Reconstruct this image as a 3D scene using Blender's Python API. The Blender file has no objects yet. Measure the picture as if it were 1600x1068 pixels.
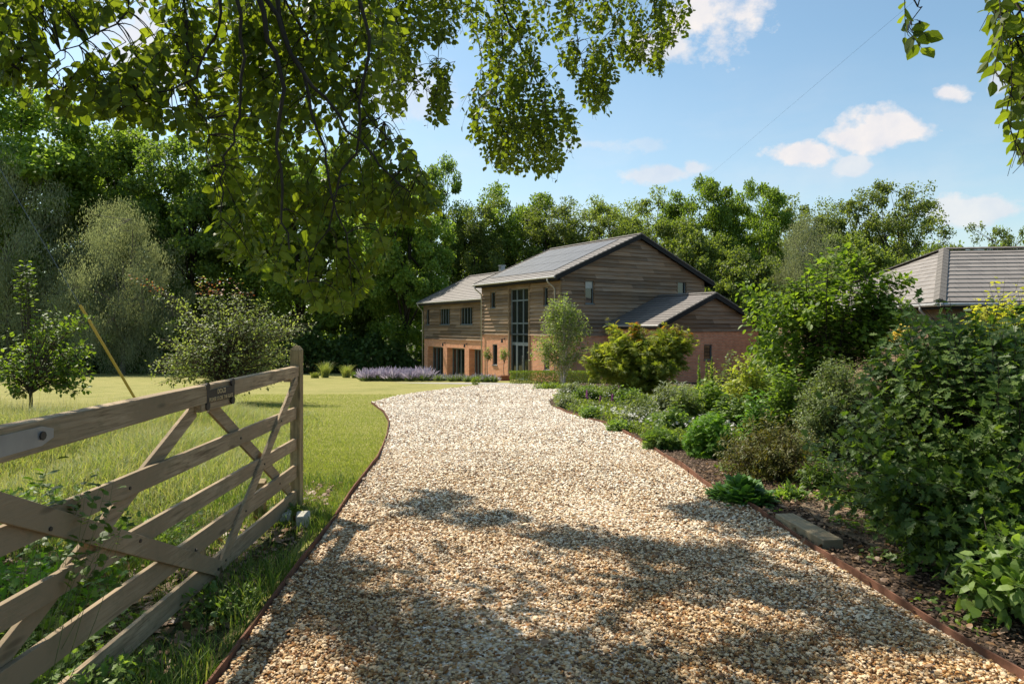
import bpy, math, random
import numpy as np
from mathutils import Vector, Matrix
rng = np.random.default_rng(7)
random.seed(7)
scene = bpy.context.scene
COL = scene.collection
F = 1067.0; CX = 800.0; HY = 510.0; CH = 1.65

def gz(Y):
    return -0.048*(min(max(Y, 8.0), 62.0)-8.0)
def gzv(Y):
    return -0.048*(np.clip(Y, 8.0, 62.0)-8.0)
def ground_at(px, py):
    lo, hi = 1.0, 62.0
    for _ in range(50):
        m = (lo+hi)/2
        if (CH-gz(m))*F/m > py-HY: lo = m
        else: hi = m
    return Vector(((px-CX)/F*lo, lo, gz(lo)))
def at(px, py, Y):
    return Vector(((px-CX)/F*Y, Y, CH+(HY-py)/F*Y))

# ---------------------------------------------------------------- objects
def link(name, data, parent=None):
    o = bpy.data.objects.new(name, data); COL.objects.link(o)
    if parent is not None: o.parent = parent
    return o
def tag(o, label=None, cat=None, group=None, kind=None):
    if label: o['label'] = label
    if cat: o['category'] = cat
    if group: o['group'] = group
    if kind: o['kind'] = kind
    return o
def thing(name, label, cat, loc=(0, 0, 0), rz=0, group=None):
    o = link(name, None); o.location = loc; o.rotation_euler = (0, 0, rz)
    o.empty_display_size = .2
    return tag(o, label, cat, group)

def np_mesh(name, V, T, mat, uv=None, smooth=False):
    """triangle or quad mesh from arrays; T is (n,3) or (n,4) or a list of such arrays"""
    Ts = T if isinstance(T, list) else [T]
    me = bpy.data.meshes.new(name)
    V = np.asarray(V, dtype=np.float32).reshape(-1, 3)
    loops = np.concatenate([t.reshape(-1) for t in Ts]).astype(np.int32)
    cnt = np.concatenate([np.full(len(t), t.shape[1]) for t in Ts]).astype(np.int32)
    start = np.concatenate([[0], np.cumsum(cnt)[:-1]]).astype(np.int32)
    me.vertices.add(len(V)); me.vertices.foreach_set('co', V.reshape(-1))
    me.loops.add(len(loops)); me.loops.foreach_set('vertex_index', loops)
    me.polygons.add(len(cnt)); me.polygons.foreach_set('loop_start', start)
    me.polygons.foreach_set('loop_total', cnt)
    me.polygons.foreach_set('use_smooth', np.full(len(cnt), smooth))
    me.update(calc_edges=True)
    me.materials.append(mat)
    return me

class MB:
    def __init__(s): s.v = []; s.f = []; s.uv = []
    def face(s, pts, uvs=None):
        n = len(s.v); s.v += [tuple(p) for p in pts]; s.f.append(list(range(n, n+len(pts))))
        s.uv.append(uvs)
    def box(s, a, b):
        x0, y0, z0 = a; x1, y1, z1 = b
        if x0 > x1: x0, x1 = x1, x0
        if y0 > y1: y0, y1 = y1, y0
        if z0 > z1: z0, z1 = z1, z0
        P = [(x0,y0,z0),(x1,y0,z0),(x1,y1,z0),(x0,y1,z0),(x0,y0,z1),(x1,y0,z1),(x1,y1,z1),(x0,y1,z1)]
        n = len(s.v); s.v += P
        for q in ((0,3,2,1),(4,5,6,7),(0,1,5,4),(1,2,6,5),(2,3,7,6),(3,0,4,7)):
            s.f.append([n+i for i in q]); s.uv.append(None)
    def bar(s, p, q, w, t, up=(0, 0, 1)):
        """rectangular bar from p to q; w across (perpendicular to up), t along up"""
        p = Vector(p); q = Vector(q); d = (q-p).normalized(); up = Vector(up)
        a = d.cross(up).normalized(); b = a.cross(d).normalized()
        n = len(s.v)
        for c in (p, q):
            for i, j in ((-1,-1),(1,-1),(1,1),(-1,1)):
                s.v.append(tuple(c+a*(i*w/2)+b*(j*t/2)))
        for f in ((0,3,2,1),(4,5,6,7),(0,1,5,4),(1,2,6,5),(2,3,7,6),(3,0,4,7)):
            s.f.append([n+i for i in f]); s.uv.append(None)
    def tube(s, pts, r, k=8, cap=True):
        pts = [Vector(p) for p in pts]
        rs = r if isinstance(r, (list, tuple)) else [r]*len(pts)
        n = len(s.v)
        for i, p in enumerate(pts):
            d = (pts[min(i+1, len(pts)-1)]-pts[max(i-1, 0)]).normalized()
            u = d.cross(Vector((0, 0, 1)) if abs(d.z) < .95 else Vector((1, 0, 0))).normalized(); w = d.cross(u)
            for j in range(k):
                a = 2*math.pi*j/k
                s.v.append(tuple(p+u*(math.cos(a)*rs[i])+w*(math.sin(a)*rs[i])))
        for i in range(len(pts)-1):
            for j in range(k):
                a = n+i*k+j; b = n+i*k+(j+1) % k
                s.f.append([a, b, b+k, a+k]); s.uv.append(None)
        if cap:
            s.f.append([n+j for j in range(k)][::-1]); s.uv.append(None)
            e = n+(len(pts)-1)*k
            s.f.append([e+j for j in range(k)]); s.uv.append(None)
    def build(s, name, mat, parent=None, dz=0.0, bevel=0, smooth=False):
        me = bpy.data.meshes.new(name)
        v = s.v if dz == 0 else [(a, b, c+dz) for a, b, c in s.v]
        me.from_pydata(v, [], s.f); me.materials.append(mat)
        if any(u is not None for u in s.uv):
            L = me.uv_layers.new(name='UVMap').data
            for p, u in zip(me.polygons, s.uv):
                if u is not None:
                    for li, w in zip(p.loop_indices, u): L[li].uv = w
        me.validate()
        if smooth:
            for p in me.polygons: p.use_smooth = True
        o = link(name, me, parent)
        if bevel:
            m = o.modifiers.new('bevel', 'BEVEL'); m.width = bevel; m.segments = 2; m.limit_method = 'ANGLE'
        return o

# ---------------------------------------------------------------- materials
class NT:
    def __init__(s, name):
        s.m = bpy.data.materials.new(name); s.m.use_nodes = True
        s.n = s.m.node_tree.nodes; s.l = s.m.node_tree.links; s.n.clear()
        s.out = s.n.new('ShaderNodeOutputMaterial')
    def node(s, t, **k):
        n = s.n.new(t)
        for a, b in k.items(): setattr(n, a, b)
        return n
    def set(s, n, **k):
        for a, b in k.items():
            key = a.replace('_', ' ')
            sock = n.inputs[key] if key in n.inputs else n.inputs[int(a[1:])]
            if isinstance(b, bpy.types.NodeSocket): s.l.new(b, sock)
            else: sock.default_value = b
        return n
    def ramp(s, fac, stops, interp='LINEAR'):
        r = s.node('ShaderNodeValToRGB'); cr = r.color_ramp; cr.interpolation = interp
        while len(cr.elements) < len(stops): cr.elements.new(0.5)
        for e, (p, c) in zip(cr.elements, stops): e.position = p; e.color = (*c, 1)
        s.l.new(fac, r.inputs[0]); return r.outputs[0]
    def noise(s, scale, detail=4, rough=.55, vec=None, dist=0):
        n = s.node('ShaderNodeTexNoise'); n.inputs['Scale'].default_value = scale
        n.inputs['Detail'].default_value = detail; n.inputs['Roughness'].default_value = rough
        n.inputs['Distortion'].default_value = dist
        if vec is not None: s.l.new(vec, n.inputs['Vector'])
        return n.outputs['Fac']
    def coord(s, which='Object', scale=None, rot=None):
        c = s.node('ShaderNodeTexCoord').outputs[which]
        if scale or rot:
            m = s.node('ShaderNodeMapping')
            if scale: m.inputs['Scale'].default_value = scale
            if rot: m.inputs['Rotation'].default_value = rot
            s.l.new(c, m.inputs['Vector']); c = m.outputs[0]
        return c
    def math(s, op, a, b=None, c=None):
        n = s.node('ShaderNodeMath', operation=op)
        for i, x in enumerate((a, b, c)):
            if x is None: continue
            if isinstance(x, bpy.types.NodeSocket): s.l.new(x, n.inputs[i])
            else: n.inputs[i].default_value = x
        return n.outputs[0]
    def mix(s, fac, a, b, mode='MIX'):
        n = s.node('ShaderNodeMix', data_type='RGBA', blend_type=mode)
        for k, x in ((0, fac), (6, a), (7, b)):
            if isinstance(x, bpy.types.NodeSocket): s.l.new(x, n.inputs[k])
            elif isinstance(x, tuple): n.inputs[k].default_value = (*x, 1)
            else: n.inputs[k].default_value = x
        return n.outputs[2]
    def bump(s, h, strength=.5, dist=.01):
        b = s.node('ShaderNodeBump'); b.inputs['Strength'].default_value = strength
        b.inputs['Distance'].default_value = dist; s.l.new(h, b.inputs['Height']); return b.outputs[0]
    def bsdf(s, col, rough=.7, spec=.5, normal=None, metal=0):
        p = s.node('ShaderNodeBsdfPrincipled')
        for k, x in (('Base Color', col), ('Roughness', rough), ('Specular IOR Level', spec), ('Metallic', metal)):
            if isinstance(x, bpy.types.NodeSocket): s.l.new(x, p.inputs[k])
            elif isinstance(x, tuple): p.inputs[k].default_value = (*x, 1)
            else: p.inputs[k].default_value = x
        if normal is not None: s.l.new(normal, p.inputs['Normal'])
        return p.outputs[0]
    def done(s, sh):
        s.l.new(sh, s.out.inputs[0]); return s.m

def leaf_mat(name, cols, trans=.35, tcol=(1.5, 1.55, .55), rough=.5, spec=.35):
    t = NT(name)
    g = t.node('ShaderNodeNewGeometry').outputs['Random Per Island']
    r = t.node('ShaderNodeObjectInfo').outputs['Random']
    n = len(cols)
    c = t.ramp(g, [(i/max(1, n-1), k) for i, k in enumerate(cols)])
    ob = t.math('MULTIPLY_ADD', r, .3, .85)
    c = t.mix(1.0, c, t.node('ShaderNodeCombineColor').outputs[0], 'MULTIPLY') if False else c
    hs = t.node('ShaderNodeHueSaturation'); t.l.new(c, hs.inputs['Color']); t.l.new(ob, hs.inputs['Value'])
    c = hs.outputs[0]
    p = t.bsdf(c, rough, spec)
    tr = t.node('ShaderNodeBsdfTranslucent')
    t.l.new(t.mix(1.0, c, tcol, 'MULTIPLY'), tr.inputs[0])
    m = t.node('ShaderNodeMixShader'); m.inputs[0].default_value = trans
    t.l.new(p, m.inputs[1]); t.l.new(tr.outputs[0], m.inputs[2])
    return t.done(m.outputs[0])

def wood_mat(name, c1, c2, c3, grain=(1.5, 1.5, 18), fine=60, knots=True, rough=.8):
    t = NT(name); co = t.coord('Object', scale=grain)
    a = t.noise(2.2, 6, .65, co, .6); b = t.noise(.9, 3, .5, t.coord('Object'))
    col = t.ramp(a, [(.3, c1), (.5, c2), (.72, c3)])
    col = t.mix(t.ramp(b, [(.42, (0, 0, 0)), (.62, (1, 1, 1))]), col, tuple(x*.72 for x in c2))
    kv = t.node('ShaderNodeTexVoronoi'); kv.inputs['Scale'].default_value = 1.0; t.l.new(t.coord('Object', scale=tuple(max(2.2, min(g_, 9)) for g_ in grain)), kv.inputs['Vector'])
    col = t.mix(t.ramp(kv.outputs['Distance'], [(.07, (.75, .75, .75)), (.16, (0, 0, 0))]), col, tuple(x*.28 for x in c2))
    st_n = t.noise(7, 5, .75, t.coord('Object'))
    col = t.mix(t.ramp(st_n, [(.5, (0, 0, 0)), (.7, (.6, .6, .6))]), col, (c2[0]*.5, c2[1]*.58, c2[2]*.55))
    rp = t.node('ShaderNodeNewGeometry').outputs['Random Per Island']
    hs = t.node('ShaderNodeHueSaturation'); t.l.new(col, hs.inputs['Color'])
    t.l.new(t.math('MULTIPLY_ADD', rp, .5, .75), hs.inputs['Value'])
    return t.done(t.bsdf(hs.outputs[0], rough, .25, t.bump(a, .6, .004)))

def plain(name, c, rough=.6, spec=.4, metal=0, var=.15, scale=6):
    t = NT(name); n = t.noise(scale, 5, .6, t.coord('Object'))
    col = t.ramp(n, [(.3, tuple(x*(1-var) for x in c)), (.7, tuple(min(1, x*(1+var)) for x in c))])
    return t.done(t.bsdf(col, rough, spec, t.bump(n, .15, .004), metal))

M = {}
# gate timber runs along Y (rails) so grain is stretched along local Y
M['gate_wood'] = wood_mat('weathered_gate_wood', (.12, .078, .042), (.4, .29, .175), (.58, .45, .3), grain=(30, 1.5, 30))
M['gate_post'] = wood_mat('weathered_post_wood', (.12, .085, .04), (.25, .185, .095), (.37, .28, .15), grain=(16, 16, 1.4))
M['steel'] = plain('galvanised_steel', (.32, .33, .35), .45, .5, .7)
M['bolt'] = plain('dark_bolt', (.06, .055, .05), .5, .5, .6)
M['plaque'] = plain('plaque_iron', (.03, .024, .02), .55, .5, .3)
M['plaque_text'] = plain('plaque_lettering', (.6, .46, .26), .5, .5, .2)
M['edging'] = plain('rusted_steel_edging', (.15, .072, .045), .9, .15, 0, .45, 7)
M['stone'] = plain('pale_stone', (.42, .4, .34), .9, .2, 0, .3, 14)
M['sleeper'] = wood_mat('sleeper_wood', (.2, .15, .09), (.34, .27, .17), (.46, .38, .25), grain=(14, 1.4, 14))
def clad_mat():
    t = NT('weathered_cladding'); co = t.coord('Object')
    xyz = t.node('ShaderNodeSeparateXYZ'); t.l.new(co, xyz.inputs[0])
    u = t.math('ADD', xyz.outputs[0], xyz.outputs[1])
    row = t.math('FLOOR', t.math('DIVIDE', t.math('ADD', xyz.outputs[2], -2.815), .235))
    c = t.node('ShaderNodeCombineXYZ'); t.l.new(t.math('MULTIPLY', u, .55), c.inputs[0]); t.l.new(t.math('MULTIPLY', row, 7.3), c.inputs[1])
    t.l.new(t.math('MULTIPLY', xyz.outputs[2], 22), c.inputs[2])
    a = t.noise(1.6, 6, .65, c.outputs[0], .3)
    big = t.noise(.55, 3, .5, co)
    # one tone per board
    brd = t.node('ShaderNodeCombineXYZ'); t.l.new(t.math('FLOOR', t.math('DIVIDE', t.math('ADD', u, t.math('MULTIPLY', row, 1.37)), 3.6)), brd.inputs[0]); t.l.new(row, brd.inputs[1])
    wn = t.node('ShaderNodeTexWhiteNoise'); t.l.new(brd.outputs[0], wn.inputs['Vector'])
    col = t.ramp(a, [(.3, (.1, .066, .044)), (.5, (.21, .15, .105)), (.72, (.34, .265, .2))])
    col = t.mix(t.ramp(big, [(.4, (0, 0, 0)), (.66, (.5, .5, .5))]), col, (.27, .165, .09))
    hs = t.node('ShaderNodeHueSaturation'); t.l.new(col, hs.inputs['Color'])
    t.l.new(t.math('MULTIPLY_ADD', wn.outputs['Value'], .8, .65), hs.inputs['Value'])
    return t.done(t.bsdf(hs.outputs[0], .85, .2, t.bump(a, .5, .006)))
M['clad'] = clad_mat()
M['oak_post'] = wood_mat('oak_trim', (.13, .08, .045), (.22, .145, .085), (.32, .23, .145), grain=(10, 10, 1.2))
def brick_mat():
    t = NT('red_brick'); xyz = t.node('ShaderNodeSeparateXYZ'); t.l.new(t.coord('Object'), xyz.inputs[0])
    c = t.node('ShaderNodeCombineXYZ'); t.l.new(t.math('ADD', xyz.outputs[0], xyz.outputs[1]), c.inputs[0]); t.l.new(xyz.outputs[2], c.inputs[1])
    b = t.node('ShaderNodeTexBrick'); t.l.new(c.outputs[0], b.inputs['Vector'])
    b.inputs['Scale'].default_value = 1; b.inputs['Brick Width'].default_value = .24; b.inputs['Row Height'].default_value = .085
    b.inputs['Mortar Size'].default_value = .013; b.inputs['Mortar Smooth'].default_value = .2; b.inputs['Bias'].default_value = -.1
    b.inputs['Color1'].default_value = (.8, .33, .17, 1); b.inputs['Color2'].default_value = (.58, .2, .1, 1)
    b.inputs['Mortar'].default_value = (.55, .44, .34, 1)
    n = t.noise(3, 4, .6, t.coord('Object'))
    col = t.mix(t.ramp(n, [(.35, (0, 0, 0)), (.7, (.4, .4, .4))]), b.outputs['Color'], (.42, .2, .11))
    return t.done(t.bsdf(col, .9, .15, t.bump(t.math('SUBTRACT', 1, b.outputs['Fac']), .6, .008)))
M['brick'] = brick_mat()
def tile_mat(name, c1, c2, w=.33, h=.33):
    t = NT(name); uv = t.node('ShaderNodeTexCoord').outputs['UV']
    b = t.node('ShaderNodeTexBrick'); t.l.new(uv, b.inputs['Vector'])
    b.inputs['Scale'].default_value = 1; b.inputs['Brick Width'].default_value = w; b.inputs['Row Height'].default_value = h
    b.inputs['Mortar Size'].default_value = .006; b.inputs['Bias'].default_value = 0; b.inputs['Mortar Smooth'].default_value = .1
    b.inputs['Color1'].default_value = (*c1, 1); b.inputs['Color2'].default_value = (*c2, 1); b.inputs['Mortar'].default_value = (.03, .03, .03, 1)
    n = t.noise(1.4, 6, .65, t.coord('Object'))
    col = t.mix(t.ramp(n, [(.4, (0, 0, 0)), (.72, (.5, .5, .5))]), b.outputs['Color'], tuple(x*1.35 for x in c1))
    n2 = t.noise(30, 3, .6, t.coord('Object'))
    return t.done(t.bsdf(col, .62, .5, t.bump(n2, .2, .004)))
M['tile'] = tile_mat('grey_roof_tile', (.14, .12, .105), (.19, .165, .145))
M['tile_garage'] = tile_mat('garage_roof_tile', (.17, .148, .13), (.22, .193, .17), .42, .36)
M['dark_trim'] = plain('charcoal_bargeboard', (.02, .019, .019), .7, .2)
M['gutter'] = plain('pale_metal_gutter', (.42, .4, .37), .4, .5, .3)
M['ridge'] = plain('ridge_tile', (.15, .135, .12), .85, .2, 0, .2, 12)
M['solar'] = plain('solar_glass', (.085, .078, .074), .42, .5, 0, .15, 1.0)
M['frame'] = plain('blue_grey_window_frame', (.13, .155, .165), .45, .4)
def glass_mat():
    t = NT('window_glass')
    n = t.noise(1.3, 3, .5, t.coord('Object'))
    return t.done(t.bsdf((.012, .015, .016), .04, .9, t.bump(n, .06, .02)))
M['glass'] = glass_mat()
M['lamp_black'] = plain('black_lamp', (.02, .02, .02), .4, .5)
M['blind'] = plain('window_blind', (.5, .5, .45), .7, .3)
M['terracotta'] = plain('terracotta', (.3, .11, .06), .8, .3, 0, .25, 20)
M['yellow'] = plain('yellow_plastic_guard', (.62, .36, .03), .45, .5, 0, .12, 30)
M['wire'] = plain('steel_wire', (.16, .16, .17), .4, .5, .8)
M['wire_dark'] = plain('dark_cable', (.03, .03, .035), .5, .3)
M['pole'] = wood_mat('utility_pole_wood', (.08, .055, .035), (.14, .1, .07), (.2, .15, .11), grain=(8, 8, .8))
def bark(name, c):
    t = NT(name); n = t.noise(5, 6, .7, t.coord('Object', scale=(3, 3, .7)))
    col = t.ramp(n, [(.3, tuple(x*.5 for x in c)), (.7, tuple(x*1.3 for x in c))])
    return t.done(t.bsdf(col, .9, .15, t.bump(n, .8, .02)))
M['bark'] = bark('bark_brown', (.09, .07, .05)); M['bark_dark'] = bark('bark_dark', (.045, .037, .028))
M['bark_pale'] = bark('bark_birch', (.62, .54, .46)); M['bark_grey'] = bark('bark_grey', (.16, .14, .115))
M['stem'] = plain('green_stem', (.09, .12, .035), .6, .3)

# foliage
M['lf_oak'] = leaf_mat('foliage_oak', [(0.12, 0.186, 0.038), (0.174, 0.252, 0.05), (0.24, 0.318, 0.072)], 0.54)
M['lf_dark'] = leaf_mat('foliage_dark', [(0.098, 0.152, 0.039), (0.14, 0.207, 0.049), (0.201, 0.268, 0.067)], 0.54)
M['lf_bright'] = leaf_mat('foliage_sycamore', [(0.099, 0.154, 0.022), (0.143, 0.209, 0.031), (0.198, 0.264, 0.05)], 0.52)
M['lf_silver'] = leaf_mat('foliage_willow', [(.2, .22, .12), (.26, .28, .16), (.33, .35, .21)], .48, tcol=(1.3, 1.35, .8))
M['lf_hazel'] = leaf_mat('foliage_hazel', [(0.103, 0.144, 0.034), (0.155, 0.201, 0.048), (0.218, 0.259, 0.075)], 0.52)
M['lf_ash'] = leaf_mat('foliage_ash', [(0.103, 0.138, 0.04), (0.149, 0.19, 0.052), (0.207, 0.241, 0.075)], 0.54)
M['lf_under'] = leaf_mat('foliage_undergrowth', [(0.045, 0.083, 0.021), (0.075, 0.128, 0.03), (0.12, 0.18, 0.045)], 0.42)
M['lf_beech'] = leaf_mat('foliage_beech', [(0.066, 0.094, 0.017), (0.099, 0.138, 0.022), (0.143, 0.182, 0.031)], 0.56, tcol=(1.85, 1.8, .42), rough=.5, spec=.25)
M['lf_apple'] = leaf_mat('foliage_apple', [(.09, .15, .02), (.14, .21, .03), (.22, .29, .05)], .5)
M['lf_crab'] = leaf_mat('foliage_crabapple', [(.13, .17, .06), (.19, .23, .085), (.27, .3, .15)], .5)
M['lf_red'] = leaf_mat('foliage_red_shoots', [(.3, .1, .05), (.2, .12, .04)], .4, tcol=(1.3, 1, .6))
M['lf_birch'] = leaf_mat('foliage_birch', [(0.123, 0.179, 0.055), (0.193, 0.254, 0.068), (0.289, 0.343, 0.123)], 0.52)
M['lf_acer'] = leaf_mat('foliage_acer', [(0.15, 0.2, 0.037), (0.25, 0.288, 0.05), (0.375, 0.375, 0.075)], 0.55)
M['lf_acer_tip'] = leaf_mat('foliage_acer_tips', [(.42, .17, .05), (.34, .28, .05), (.24, .27, .04)], .45, tcol=(1.4, 1.1, .5))
M['lf_dog'] = leaf_mat('foliage_dogwood', [(.085, .15, .022), (.15, .23, .032), (.25, .33, .05)], .5)
M['lf_fine'] = leaf_mat('foliage_osmanthus', [(0.088, 0.121, 0.044), (0.132, 0.171, 0.061), (0.198, 0.237, 0.094)], .38)
M['lf_bronze'] = leaf_mat('foliage_bronze', [(.1, .09, .02), (.14, .13, .028), (.1, .13, .025)], .38, tcol=(1.4, 1.3, .5))
M['lf_geranium'] = leaf_mat('foliage_geranium', [(.08, .17, .02), (.12, .24, .03), (.18, .3, .04)], .42)
M['lf_primula'] = leaf_mat('foliage_primula', [(.05, .12, .025), (.09, .19, .04), (.13, .24, .05)], .4)
M['lf_haw'] = leaf_mat('foliage_hawthorn', [(.05, .09, .018), (.08, .135, .024), (.14, .2, .035)], .45, rough=.5, spec=.35)
M['lf_gold'] = leaf_mat('foliage_golden', [(.3, .32, .03), (.42, .42, .04), (.5, .46, .05)], .42)
M['lf_lime'] = leaf_mat('foliage_lime', [(.24, .3, .04), (.36, .4, .06), (.44, .44, .1)], .48)
M['lf_grey'] = leaf_mat('foliage_greygreen', [(.14, .17, .09), (.2, .23, .12), (.26, .28, .17)], .35)
M['lf_box'] = leaf_mat('foliage_box', [(.1, .15, .022), (.16, .22, .03), (.24, .29, .05)], .42)
M['lf_mound'] = leaf_mat('foliage_perennial', [(0.088, 0.154, 0.028), (0.143, 0.22, 0.044), (0.209, 0.286, 0.077)], .45)
M['lf_lav'] = leaf_mat('foliage_lavender', [(.12, .18, .06), (.2, .25, .1)], .35)
M['fl_lav'] = leaf_mat('flower_lavender', [(.33, .28, .36), (.42, .37, .45)], .3, tcol=(1, 1, 1))
M['fl_white'] = leaf_mat('flower_white', [(.7, .68, .62), (.8, .78, .72)], .3, tcol=(1, 1, 1))
M['fl_purple'] = leaf_mat('flower_foxglove', [(.4, .08, .3), (.5, .18, .42)], .3, tcol=(1, 1, 1))
M['fl_yellow'] = leaf_mat('flower_yellow', [(.75, .5, .04), (.8, .6, .08)], .3, tcol=(1, 1, 1))
M['g_meadow'] = leaf_mat('meadow_blades', [(.15, .21, .06), (.25, .29, .1), (.42, .4, .2)], .42, rough=.6)
M['g_lawn'] = leaf_mat('lawn_blades', [(.16, .2, .045), (.23, .265, .065), (.31, .32, .1)], .4, rough=.7, spec=.2)
M['g_rough'] = leaf_mat('rough_grass_blades', [(.06, .115, .02), (.1, .16, .028), (.2, .22, .07)], .4, rough=.6)
M['g_seed'] = leaf_mat('grass_seed_heads', [(.44, .4, .22), (.52, .47, .3)], .3)
M['dead'] = leaf_mat('dead_leaves', [(.2, .11, .05), (.32, .2, .11), (.12, .07, .04)], .2, tcol=(1, .9, .6))

def gravel_stone():
    t = NT('gravel_stones'); r = t.node('ShaderNodeNewGeometry').outputs['Random Per Island']
    c = t.ramp(r, [(0, (.1, .065, .04)), (.1, (.28, .15, .065)), (.2, (.5, .32, .15)), (.3, (.7, .56, .36)), (.42, (.3, .21, .13)), (.52, (.78, .68, .5)), (.7, (.9, .83, .69)), (.86, (.93, .89, .8)), (.92, (.2, .15, .11)), (1, (.46, .25, .1))])
    n = t.noise(60, 3, .6, t.coord('Object'))
    c = t.mix(.35, c, t.ramp(n, [(.35, (.3, .24, .18)), (.65, (.75, .7, .62))]), 'MULTIPLY')
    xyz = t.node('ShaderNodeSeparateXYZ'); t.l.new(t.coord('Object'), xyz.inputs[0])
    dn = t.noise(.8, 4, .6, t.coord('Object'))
    f = t.math('ADD', t.math('MULTIPLY', xyz.outputs[1], .1), t.math('MULTIPLY', t.math('SUBTRACT', dn, .5), .7))  # near-far tint: paints shade brown on close stones, sunlit paleness on far ones
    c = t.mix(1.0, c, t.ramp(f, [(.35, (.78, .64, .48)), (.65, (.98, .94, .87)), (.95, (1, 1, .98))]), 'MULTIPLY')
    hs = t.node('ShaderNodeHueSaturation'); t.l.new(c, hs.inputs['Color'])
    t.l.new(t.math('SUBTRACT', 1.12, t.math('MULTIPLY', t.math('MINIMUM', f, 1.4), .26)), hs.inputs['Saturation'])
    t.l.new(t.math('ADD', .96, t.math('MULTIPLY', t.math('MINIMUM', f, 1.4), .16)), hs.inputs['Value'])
    return t.done(t.bsdf(hs.outputs[0], .7, .25))
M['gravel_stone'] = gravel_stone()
def gravel_ground():
    t = NT('gravel_bed'); co = t.coord('Object')
    v = t.node('ShaderNodeTexVoronoi'); v.inputs['Scale'].default_value = 38; t.l.new(co, v.inputs['Vector'])
    sp = t.node('ShaderNodeSeparateColor'); t.l.new(v.outputs['Color'], sp.inputs[0])
    c = t.ramp(sp.outputs[0], [(0, (.16, .11, .07)), (.15, (.36, .23, .12)), (.35, (.56, .43, .27)), (.6, (.7, .61, .47)), (.85, (.84, .77, .66)), (1, (.36, .28, .2))])
    d = t.ramp(v.outputs['Distance'], [(.25, (1, 1, 1)), (.75, (.45, .4, .34))])
    c = t.mix(1.0, c, d, 'MULTIPLY')
    return t.done(t.bsdf(c, .7, .3, t.bump(t.math('SUBTRACT', 1, v.outputs['Distance']), 1, .012)))
M['gravel_bed'] = gravel_ground()
def lawn_mat():
    t = NT('mown_grass'); co = t.coord('Object')
    a = t.noise(.45, 5, .6, co); b = t.noise(28, 4, .7, co); s = t.noise(3.5, 4, .6, t.coord('Object', scale=(.35, 1.6, 1)))
    c = t.ramp(a, [(.3, (.18, .19, .05)), (.5, (.25, .245, .07)), (.7, (.31, .28, .095))])
    c = t.mix(t.ramp(s, [(.38, (0, 0, 0)), (.62, (.85, .85, .85))]), c, (.38, .33, .13))
    c = t.mix(.7, c, t.ramp(b, [(.3, (.45, .5, .4)), (.7, (1, 1, 1))]), 'MULTIPLY')
    return t.done(t.bsdf(c, .9, .1, t.bump(b, .9, .03)))
M['lawn'] = lawn_mat()
def soil(name, c1, c2, c3, sc=22):
    t = NT(name); co = t.coord('Object'); v = t.node('ShaderNodeTexVoronoi'); v.inputs['Scale'].default_value = sc; t.l.new(co, v.inputs['Vector'])
    sp = t.node('ShaderNodeSeparateColor'); t.l.new(v.outputs['Color'], sp.inputs[0])
    c = t.ramp(sp.outputs[0], [(0, c1), (.5, c2), (1, c3)])
    n = t.noise(1.5, 4, .6, co); c = t.mix(.6, c, t.ramp(n, [(.3, (.5, .5, .5)), (.7, (1, 1, 1))]), 'MULTIPLY')
    return t.done(t.bsdf(c, .95, .1, t.bump(v.outputs['Distance'], .9, .02)))
M['mulch'] = soil('bark_mulch', (.025, .017, .011), (.06, .04, .027), (.14, .095, .06))
M['soil'] = soil('woodland_floor', (.02, .022, .01), (.045, .05, .018), (.07, .07, .025), 9)
M['rough'] = soil('rough_ground', (.035, .04, .014), (.07, .075, .025), (.13, .1, .05), 30)
M['dirt'] = plain('bare_dirt_path', (.2, .15, .1), .95, .1, 0, .25, 3)
M['paving'] = plain('grey_paving', (.3, .28, .27), .9, .2, 0, .15, 4)
M['chip'] = leaf_mat('bark_chips', [(.03, .019, .012), (.08, .05, .032), (.2, .13, .085)], .0, rough=.85)

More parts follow.
